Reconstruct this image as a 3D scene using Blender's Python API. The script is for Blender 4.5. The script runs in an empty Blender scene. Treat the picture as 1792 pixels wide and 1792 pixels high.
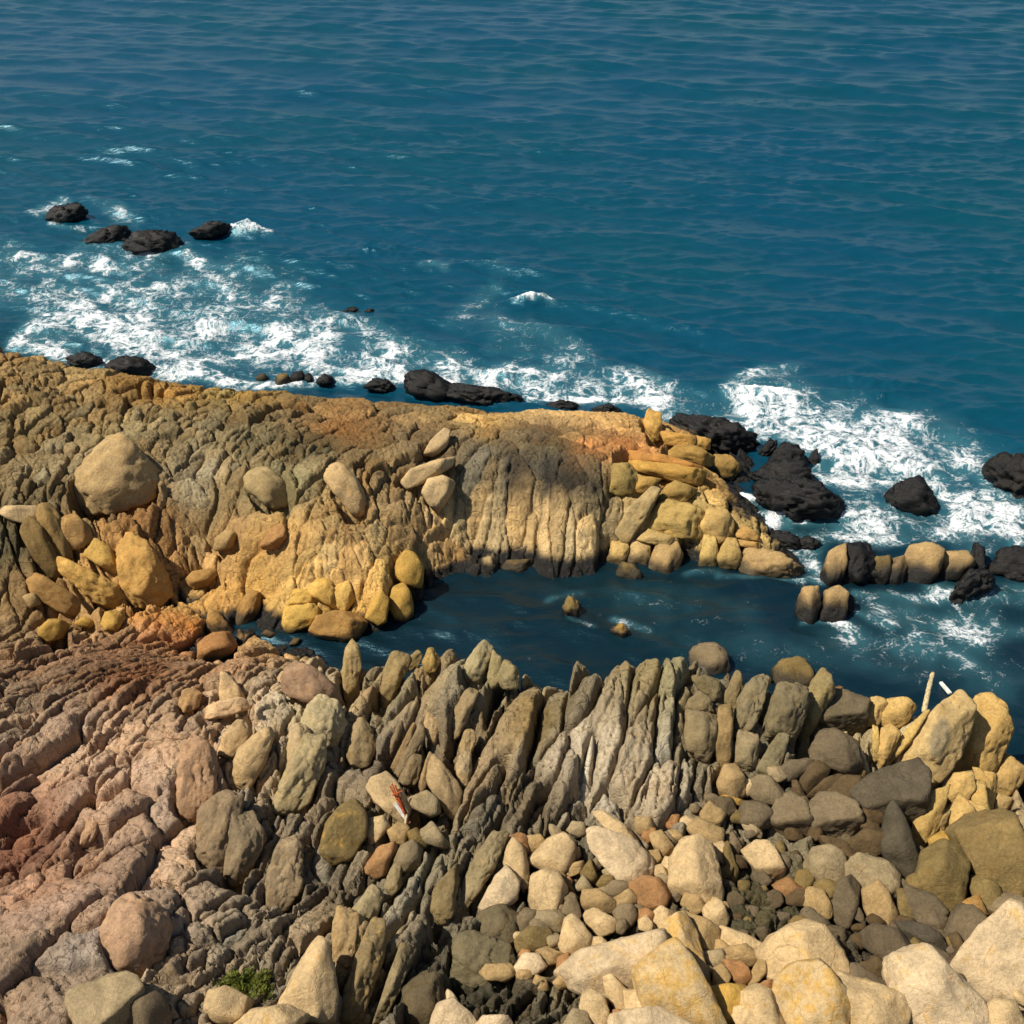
import bpy, math, random
import numpy as np
from mathutils import Vector

rng = np.random.default_rng(11)
random.seed(5)
SC = bpy.context.scene
COL = SC.collection

# ---------------------------------------------------------------- camera model
H_CAM = 16.0
PITCH = math.radians(33.0)
FOV = math.radians(45.0)
IMG = 1792.0
FPX = (IMG / 2) / math.tan(FOV / 2)
CAM = np.array([0.0, 0.0, H_CAM])
c_f = np.array([0.0, math.cos(PITCH), -math.sin(PITCH)])
c_r = np.array([1.0, 0.0, 0.0])
c_u = np.array([0.0, math.sin(PITCH), math.cos(PITCH)])

def ray(px, py):
    d = c_f + c_r * ((px - IMG / 2) / FPX) + c_u * (-(py - IMG / 2) / FPX)
    return d / np.linalg.norm(d)

def at(px, py, z=0.0):
    d = ray(px, py)
    t = (z - H_CAM) / d[2]
    return CAM + d * t

def to_px(P):
    v = P - CAM
    dep = v @ c_f
    return IMG / 2 + FPX * (v @ c_r) / dep, IMG / 2 - FPX * (v @ c_u) / dep

def lin(c):
    c = np.asarray(c, float) / 255.0
    return np.where(c <= 0.04045, c / 12.92, ((c + 0.055) / 1.055) ** 2.4)

ALB = 0.80
def albedo(c):
    return lin(c) * ALB

# ---------------------------------------------------------------- numpy noise
_perm = np.random.default_rng(3).permutation(512)
_perm = np.concatenate([_perm, _perm, _perm])
_ang = np.random.default_rng(4).uniform(0, 2 * np.pi, 512)
_g2 = np.stack([np.cos(_ang), np.sin(_ang)], 1)
_g3 = np.random.default_rng(6).normal(size=(512, 3))
_g3 /= np.linalg.norm(_g3, axis=1)[:, None]

def _fade(t):
    return t * t * t * (t * (t * 6 - 15) + 10)

def noise2(x, y):
    xi = np.floor(x).astype(np.int64); yi = np.floor(y).astype(np.int64)
    xf = x - xi; yf = y - yi
    xi &= 511; yi &= 511
    u = _fade(xf); v = _fade(yf)
    def g(ix, iy, fx, fy):
        h = _perm[_perm[ix & 511] + (iy & 511)] & 511
        return _g2[h, 0] * fx + _g2[h, 1] * fy
    a = g(xi, yi, xf, yf); b = g(xi + 1, yi, xf - 1, yf)
    c = g(xi, yi + 1, xf, yf - 1); d = g(xi + 1, yi + 1, xf - 1, yf - 1)
    return ((a * (1 - u) + b * u) * (1 - v) + (c * (1 - u) + d * u) * v) * 1.4

def fbm2(x, y, octv=4, gain=0.5):
    s = 0; a = 1; t = 0
    for i in range(octv):
        s = s + a * noise2(x + 17.3 * i, y - 9.1 * i); t += a
        a *= gain; x = x * 2.03; y = y * 2.03
    return s / t

def noise3(p):
    pi = np.floor(p).astype(np.int64); f = p - pi
    pi &= 511
    w = _fade(f)
    out = 0
    for dx in (0, 1):
        for dy in (0, 1):
            for dz in (0, 1):
                h = _perm[_perm[_perm[(pi[:, 0] + dx) & 511] + ((pi[:, 1] + dy) & 511)] + ((pi[:, 2] + dz) & 511)] & 511
                g = _g3[h]
                dd = g[:, 0] * (f[:, 0] - dx) + g[:, 1] * (f[:, 1] - dy) + g[:, 2] * (f[:, 2] - dz)
                ww = (w[:, 0] if dx else 1 - w[:, 0]) * (w[:, 1] if dy else 1 - w[:, 1]) * (w[:, 2] if dz else 1 - w[:, 2])
                out = out + dd * ww
    return out * 1.4

def fbm3(p, octv=3, gain=0.5):
    s = 0; a = 1.0; t = 0
    for i in range(octv):
        s = s + a * noise3(p + 13.7 * i); t += a
        a *= gain; p = p * 2.03
    return s / t

def sstep(a, b, x):
    t = np.clip((x - a) / (b - a), 0, 1)
    return t * t * (3 - 2 * t)

# ---------------------------------------------------------------- base height of the land
BASE = [  # (px, py, z): heights of the rock read off the photograph
 # near ledge, left
 (0,1160,1.2),(150,1150,1.3),(300,1180,1.2),(0,1250,1.6),(200,1250,1.7),(0,1400,1.9),(150,1400,2.0),(300,1350,2.0),
 (20,1500,1.35),(60,1480,1.5),(80,1570,2.35),(200,1580,2.5),(100,1700,2.6),(0,1792,2.5),(250,1700,2.4),(300,1550,2.1),(0,1600,2.2),
 (470,1510,1.15),(430,1560,1.3),(640,1330,1.0),(600,1370,1.15),(560,1690,1.3),(610,1545,1.35),
 (400,1250,2.0),(500,1200,1.9),(560,1250,2.1),(540,1370,2.0),(450,1450,2.0),(500,1600,2.1),(420,1620,2.0),(440,1730,1.75),(550,1760,2.0),(300,1770,2.2),
 # crest along the channel
 (430,1145,.9),(520,1152,1.2),(600,1155,1.5),(700,1165,1.7),(800,1155,2.0),(850,1138,2.2),(900,1168,2.0),(960,1195,1.8),(1010,1205,1.7),
 (1060,1178,2.15),(1110,1150,2.45),(1160,1155,2.45),(1240,1160,2.5),(1300,1200,2.2),(1390,1175,2.5),(1440,1215,2.2),(1240,1200,2.2),(1390,1215,2.1),(1540,1240,1.5),(1640,1240,1.6),(1720,1255,1.4),(1765,1340,.7),(1780,1430,.35),
 (700,1250,1.9),(800,1250,1.9),(900,1300,1.9),(1000,1300,2.0),(1100,1300,1.9),(1200,1300,1.8),(1300,1350,1.5),(1400,1350,1.5),(1500,1330,1.5),(1600,1350,1.6),(1700,1350,1.5),
 # boulder beach
 (950,1450,1.4),(1100,1480,1.5),(1300,1450,1.3),(1450,1450,1.3),(1600,1450,1.4),(1720,1500,1.4),(1000,1600,1.5),(1200,1550,1.5),(1350,1600,1.15),(1500,1600,1.3),(1650,1600,1.4),(1780,1650,1.5),
 (900,1700,1.5),(1100,1720,1.85),(1250,1720,1.75),(1450,1720,1.8),(1700,1760,1.85),(850,1600,1.6),(850,1500,1.7),(760,1600,1.5),(700,1700,1.6),(800,1730,1.15),(700,1450,1.7),(640,1450,1.7),
 (1900,1700,1.5),(1900,1560,.4),
 # headland, channel side
 (740,1010,.1),(790,1000,.05),(870,995,.05),(980,1005,.05),(1080,1010,.1),(1180,1012,.1),(1200,990,.1),(1260,992,.1),(1330,1010,.05),(1395,1002,.05),
 (730,1060,.05),(680,1090,.1),(640,1115,.05),(560,1115,.15),(500,1095,.1),(430,1108,-.3),(360,1160,.3),
 (650,920,1.4),(750,900,1.5),(850,890,1.6),(950,880,1.6),(1050,880,1.5),(1150,880,1.35),(1250,900,1.0),(1300,930,.7),(1370,985,.3),
 (700,830,1.8),(850,800,1.85),(950,800,1.85),(1050,820,1.7),(1150,830,1.4),(1250,820,.9),
 (700,740,1.75),(850,740,1.8),(950,730,1.8),(1050,725,1.7),(1150,740,1.4),(1250,775,.8),(1310,795,.2),
 (300,665,1.6),(400,682,1.6),(500,690,1.6),(600,690,1.6),(700,705,1.4),(800,712,1.2),(900,718,1.4),(1000,718,1.5),(1100,718,1.4),(1150,730,1.0),
 (0,600,2.5),(100,628,2.35),(200,642,2.1),(100,720,2.15),(200,720,2.05),(0,800,2.1),(150,800,2.15),(200,830,2.15),(350,800,2.0),(450,820,2.0),(550,760,1.95),(600,850,1.9),
 (0,920,1.75),(100,930,1.7),(250,920,1.6),(400,920,1.5),(500,930,1.5),(600,940,1.45),(0,1000,1.2),(100,1020,1.1),(200,1020,1.0),(250,1055,.8),(60,1080,.7),(0,1090,.6),(150,1095,.0),(230,1075,.0),(340,1030,.1),(300,1040,.3),
 (400,1050,.9),(500,1000,1.1),(600,1000,1.05),(660,1000,1.1),(700,970,1.2),(550,1040,.7),(650,1060,.5),(330,1080,.7),(270,1100,.6),(380,990,.2),(470,1095,-.3),(540,1122,-.25),(600,1124,-.5),(500,1118,-.2),(330,1152,-.2),(400,1128,-.25),(365,1140,-.2),(110,1108,.1),
 # sea bed in the channel and off the point
 (900,1080,-1.2),(1100,1070,-1.2),(1300,1090,-1.3),(1500,1150,-1.3),(1700,1150,-1.3),(790,1080,-1),(720,1120,-.9),(640,1140,-.5),(1600,1050,-1.3),(1450,1000,-1.2),(1350,880,-.7),(1400,800,-1.2),(1790,1250,-1.2),(1850,1400,-1.2),(1260,865,-.1),(1060,1050,-1.0),(940,1040,-.9),(840,1035,-.9),(1200,1045,-1),
]
_cx = [at(*b) for b in BASE]
_pts = [(p[0], p[1], b[2]) for p, b in zip(_cx, BASE)]
BACK = {(300,665),(400,682),(500,690),(600,690),(700,705),(800,712),(900,718),(1000,718),(1100,718),(1150,730),(0,600),(100,628),(200,642)}
CREST = {(600,1155),(700,1165),(800,1155),(850,1138),(900,1168),(960,1195),(1010,1205),(1060,1178),(1110,1150),(1160,1155),(1240,1160),(1300,1200),(1390,1175),(1440,1215),(1540,1240),(1640,1240),(1720,1255)}
for (px, py, z) in BASE:                      # the unseen back of the crests falls to the sea bed
    if (px, py) in CREST:
        p = at(px, py, z); _pts.append((p[0], p[1] + 1.7, -1.0))
    if (px, py) in BACK:
        p = at(px, py, z); _pts.append((p[0], p[1] + 1.7, -1.1))
for x in np.arange(-24, 25, 3.0):
    _pts += [(x, 36.0, -1.6), (x, 40.0, -1.6), (x, 7.4, 2.7), (x, 5.0, 2.9), (x, 2.0, 3.2)]
for y in np.arange(18, 36, 2.5):
    _pts.append((11.5, y, -1.5)); _pts.append((16, y, -1.5))
for x, y, z in [(-16, 28, 2.2), (-16, 24, 2.2), (-16, 20, 1.4), (-13, 17, 1.5), (-13, 14, 2), (-13, 11, 2.4), (-18, 31.5, -.8), (-14, 32, -.8), (-20, 26, 2), (-20, 16, 1.6), (-20, 10, 2.4),
                (10, 12, 1.2), (10, 10, 1.8), (13, 9, 2.0), (13, 13, .2), (11, 15, -1), (16, 12, .2), (16, 16, -1.4)]:
    _pts.append((x, y, z))
_pts = np.array(_pts)
_A = np.sqrt(((_pts[:, None, :2] - _pts[None, :, :2]) ** 2).sum(-1) + 0.05)
_n = len(_pts)
_M = np.zeros((_n + 1, _n + 1)); _M[:_n, :_n] = _A - np.eye(_n) * 0.45
_M[:_n, _n] = 1; _M[_n, :_n] = 1
_sol = np.linalg.solve(_M, np.concatenate([_pts[:, 2], [0]]))
_w, _zm = _sol[:_n], _sol[_n]

GX0, GX1, GY0, GY1 = -17.0, 15.0, 5.0, 33.5
_cs = 0.25
_gx = np.arange(GX0 - 3, GX1 + 3.01, _cs); _gy = np.arange(GY0 - 3, GY1 + 3.01, _cs)
_X, _Y = np.meshgrid(_gx, _gy)
_q = np.stack([_X.ravel(), _Y.ravel()], 1)
_Z = np.zeros(len(_q))
for i in range(0, len(_q), 4000):
    _d = np.sqrt(((_q[i:i + 4000, None, :] - _pts[None, :, :2]) ** 2).sum(-1) + 0.05)
    _Z[i:i + 4000] = _d @ _w + _zm
_Z = _Z.reshape(_X.shape)

def bil(F, x, y):
    fx = np.clip((x - _gx[0]) / _cs, 0, len(_gx) - 1.001); fy = np.clip((y - _gy[0]) / _cs, 0, len(_gy) - 1.001)
    i = fx.astype(int); j = fy.astype(int); u = fx - i; v = fy - j
    u = u * u * (3 - 2 * u) * .5 + u * .5; v = v * v * (3 - 2 * v) * .5 + v * .5
    return (F[j, i] * (1 - u) + F[j, i + 1] * u) * (1 - v) + (F[j + 1, i] * (1 - u) + F[j + 1, i + 1] * u) * v

def base_z(x, y):
    return bil(_Z, np.asarray(x, float), np.asarray(y, float))

def hit(px, py):
    z = 1.5
    for _ in range(14):
        p = at(px, py, z)
        z = 0.5 * z + 0.5 * float(max(base_z(p[0], p[1]), -0.05))
    return at(px, py, z)

def idw(ctrl, vals, power=3.0, eps=0.15):
    """inverse-distance field of several values on the coarse grid"""
    c = np.array([hit(*k)[:2] for k in ctrl])
    V = np.asarray(vals, float)
    out = np.zeros((len(_q), V.shape[1]))
    for i in range(0, len(_q), 4000):
        d = np.sqrt(((_q[i:i + 4000, None, :] - c[None]) ** 2).sum(-1)) + eps
        w = d ** -power
        out[i:i + 4000] = (w @ V) / w.sum(1)[:, None]
    return [out[:, k].reshape(_X.shape) for k in range(V.shape[1])]

# strike of the bedding (degrees in the photograph), half length, half width, relief
STRIKE = [
 (100,1200,28,.40,.10,.15),(100,1350,35,.40,.13,.2),(0,1300,30,.4,.12,.18),(300,1250,48,.28,.13,.17),(200,1300,40,.30,.12,.18),(250,1450,45,.45,.22,.2),(400,1250,50,.28,.15,.2),(500,1350,58,.45,.18,.28),(450,1550,50,.55,.15,.25),
 (700,1220,62,.75,.13,.26),(850,1200,60,.8,.15,.28),(900,1350,65,1.0,.22,.32),(1050,1300,62,1.0,.24,.32),(1110,1200,78,.7,.20,.3),(1200,1250,86,.6,.2,.33),(1350,1250,86,.6,.2,.33),
 (1640,1280,72,.7,.25,.3),(1720,1350,78,.7,.28,.3),(650,1700,58,.6,.2,.3),(850,1580,60,.5,.2,.28),(760,1550,62,.5,.14,.28),(100,1640,30,.7,.5,.12),(220,1600,40,.5,.45,.14),(60,1760,30,.3,.2,.15),
 (1350,1550,80,.17,.13,.14),(1550,1500,60,.22,.17,.16),(1050,1550,40,.14,.11,.12),(1050,1720,40,.14,.12,.12),(1450,1700,40,.15,.13,.12),(880,1720,60,.25,.11,.18),(440,1740,55,.3,.1,.14),
 (100,660,60,.40,.3,.2),(250,690,40,.32,.28,.18),(400,700,20,.30,.22,.14),(560,705,172,.6,.3,.10),(700,730,168,.6,.28,.10),(850,735,168,.8,.3,.10),(1080,735,170,1.0,.4,.10),
 (1200,800,172,1.2,.2,.14),(1050,790,172,1.1,.26,.11),(150,770,40,.24,.18,.17),(60,850,60,.26,.2,.18),(350,830,30,.28,.24,.18),(500,770,40,.2,.15,.13),(560,870,30,.3,.24,.14),(420,770,40,.2,.16,.13),(250,800,30,.26,.22,.18),(330,760,30,.2,.17,.15),
 (720,800,20,.45,.2,.12),(850,790,30,.4,.14,.11),(930,770,170,.5,.18,.10),(950,840,170,.9,.35,.10),(1100,860,62,.7,.4,.10),(800,850,60,.5,.25,.11),
 (900,930,90,.55,.24,.15),(750,930,92,.55,.20,.15),(1050,930,88,.55,.32,.13),(1150,900,62,.5,.3,.16),(1200,950,86,.4,.3,.2),(620,960,85,.45,.30,.11),(450,950,60,.6,.45,.08),
 (280,940,105,.4,.26,.12),(150,1000,125,.7,.16,.2),(60,950,110,.45,.12,.2),(400,1060,70,.3,.2,.22),(520,1045,30,.35,.25,.18),(660,1030,80,.35,.2,.22),(60,1080,40,.3,.2,.2),(250,1150,30,.7,.07,.12),
]
_sd = []
for px, py, ang, a, b, h in STRIKE:
    z = hit(px, py)[2]
    p0 = at(px, py, z); p1 = at(px + 8 * math.cos(math.radians(ang)), py - 8 * math.sin(math.radians(ang)), z)
    wa = math.atan2(p1[1] - p0[1], p1[0] - p0[0])
    _sd.append((math.cos(2 * wa), math.sin(2 * wa), math.log(a), math.log(b), h))
F_c2, F_s2, F_a, F_b, F_h = idw([s[:2] for s in STRIKE], _sd)

# colour of the bare rock (as it looks in sunlight), lower-left light leak painted in
TINT = [
 (0,1250,150,122,88),(100,1300,175,142,108),(200,1400,182,148,116),(100,1600,182,144,112),(200,1620,160,128,99),(30,1500,125,76,46),(0,1440,150,100,66),(70,1550,172,126,88),(100,1700,148,124,98),(250,1700,150,128,96),(0,1700,150,122,92),  # pinkish and rust tones here put an orange light-leak glow into the rock colour
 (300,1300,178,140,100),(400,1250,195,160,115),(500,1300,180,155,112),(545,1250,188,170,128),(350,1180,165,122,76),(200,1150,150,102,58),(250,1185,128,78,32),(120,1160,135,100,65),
 (700,1200,145,122,76),(850,1180,148,134,96),(800,1300,148,122,80),(940,1260,125,98,42),(1000,1320,185,166,132),(1100,1350,175,156,122),(1150,1200,138,118,68),(1250,1250,122,108,76),(1350,1250,116,106,78),(1400,1200,128,110,62),
 (1540,1270,188,162,104),(1650,1270,184,158,108),(1720,1320,182,152,98),(1700,1420,182,156,104),(700,1500,140,126,88),(640,1600,150,132,98),(850,1640,105,96,70),(800,1750,66,58,36),(1350,1600,84,76,42),(1450,1400,82,74,56),(1600,1500,104,92,56),
 (500,1600,168,145,108),(440,1700,142,124,92),(1000,1500,95,84,60),(1000,1620,100,88,60),(1200,1700,110,95,60),(1500,1650,80,72,52),(700,1350,120,100,70),(640,1340,100,90,74),(600,1560,100,88,66),(460,1520,118,102,78),(900,1400,120,104,74),
 (50,650,138,96,38),(200,660,148,106,44),(300,680,150,112,48),(400,690,150,122,58),(550,690,185,142,68),(700,700,180,137,64),(850,730,180,142,74),(1000,725,190,152,88),(1100,740,186,147,84),(1150,800,185,122,58),(1200,820,180,136,64),
 (600,750,138,96,44),(50,750,130,106,62),(200,760,140,121,78),(100,800,145,126,88),(350,770,130,112,74),(450,770,112,99,66),(550,780,98,84,52),(350,830,152,137,103),(500,850,128,118,80),(400,880,128,109,70),(250,910,145,106,58),(50,900,108,94,62),(30,950,84,74,46),
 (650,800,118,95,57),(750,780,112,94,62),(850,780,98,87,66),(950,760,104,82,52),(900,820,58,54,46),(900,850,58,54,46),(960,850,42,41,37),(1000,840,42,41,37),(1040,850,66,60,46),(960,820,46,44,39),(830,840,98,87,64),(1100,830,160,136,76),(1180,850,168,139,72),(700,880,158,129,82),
 (800,930,190,160,102),(900,950,194,164,110),(1000,940,196,168,114),(1100,930,190,164,114),(1200,920,200,170,97),(1300,970,180,150,82),(800,980,182,132,64),(620,930,160,126,73),(600,980,195,156,92),(500,960,190,147,78),(400,940,170,136,82),
 (150,1000,195,150,82),(250,1000,190,150,87),(350,1060,200,151,74),(500,1050,210,170,88),(450,1030,205,156,70),(600,1040,205,170,102),(680,1040,205,170,92),(600,1090,198,150,50),(100,1060,158,120,67),(30,1060,140,111,67),(330,1110,188,120,46),(850,905,176,146,94),(900,903,184,154,100),(950,905,188,158,104),(1000,905,186,156,102),(1050,900,178,150,96),(800,895,180,150,95),(850,765,150,118,62),(900,768,120,96,58),(1000,765,125,98,55),(820,800,110,96,70),(960,790,100,86,56),(1030,780,180,120,58),(1100,780,185,120,55),
]
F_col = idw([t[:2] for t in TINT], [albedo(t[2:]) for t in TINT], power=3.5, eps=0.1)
# height above the water up to which the rock is black with wet weed
WET = [(250,650,.9),(60,610,.2),(500,685,1.0),(850,700,.8),(1000,715,.4),(1100,716,.7),(1250,760,1.1),(1300,800,1.3),(1290,850,1.2),(1220,868,.7),(1150,900,.12),(1000,1000,.35),(850,995,.22),(1090,1008,.3),(1180,1010,.1),(1300,1000,.2),(1390,1000,.3),
       (740,1030,.3),(690,1085,.3),(560,1110,.2),(430,1100,.2),(800,1000,.2),(200,1080,.12),(700,1170,.1),(1300,1230,.1),(1770,1350,.3),(1780,1430,.25),(700,900,.1),(1100,820,.2),(400,800,.1),(900,1500,.1)]
F_wet, = idw([t[:2] for t in WET], [[t[2]] for t in WET], power=3.0)

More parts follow.
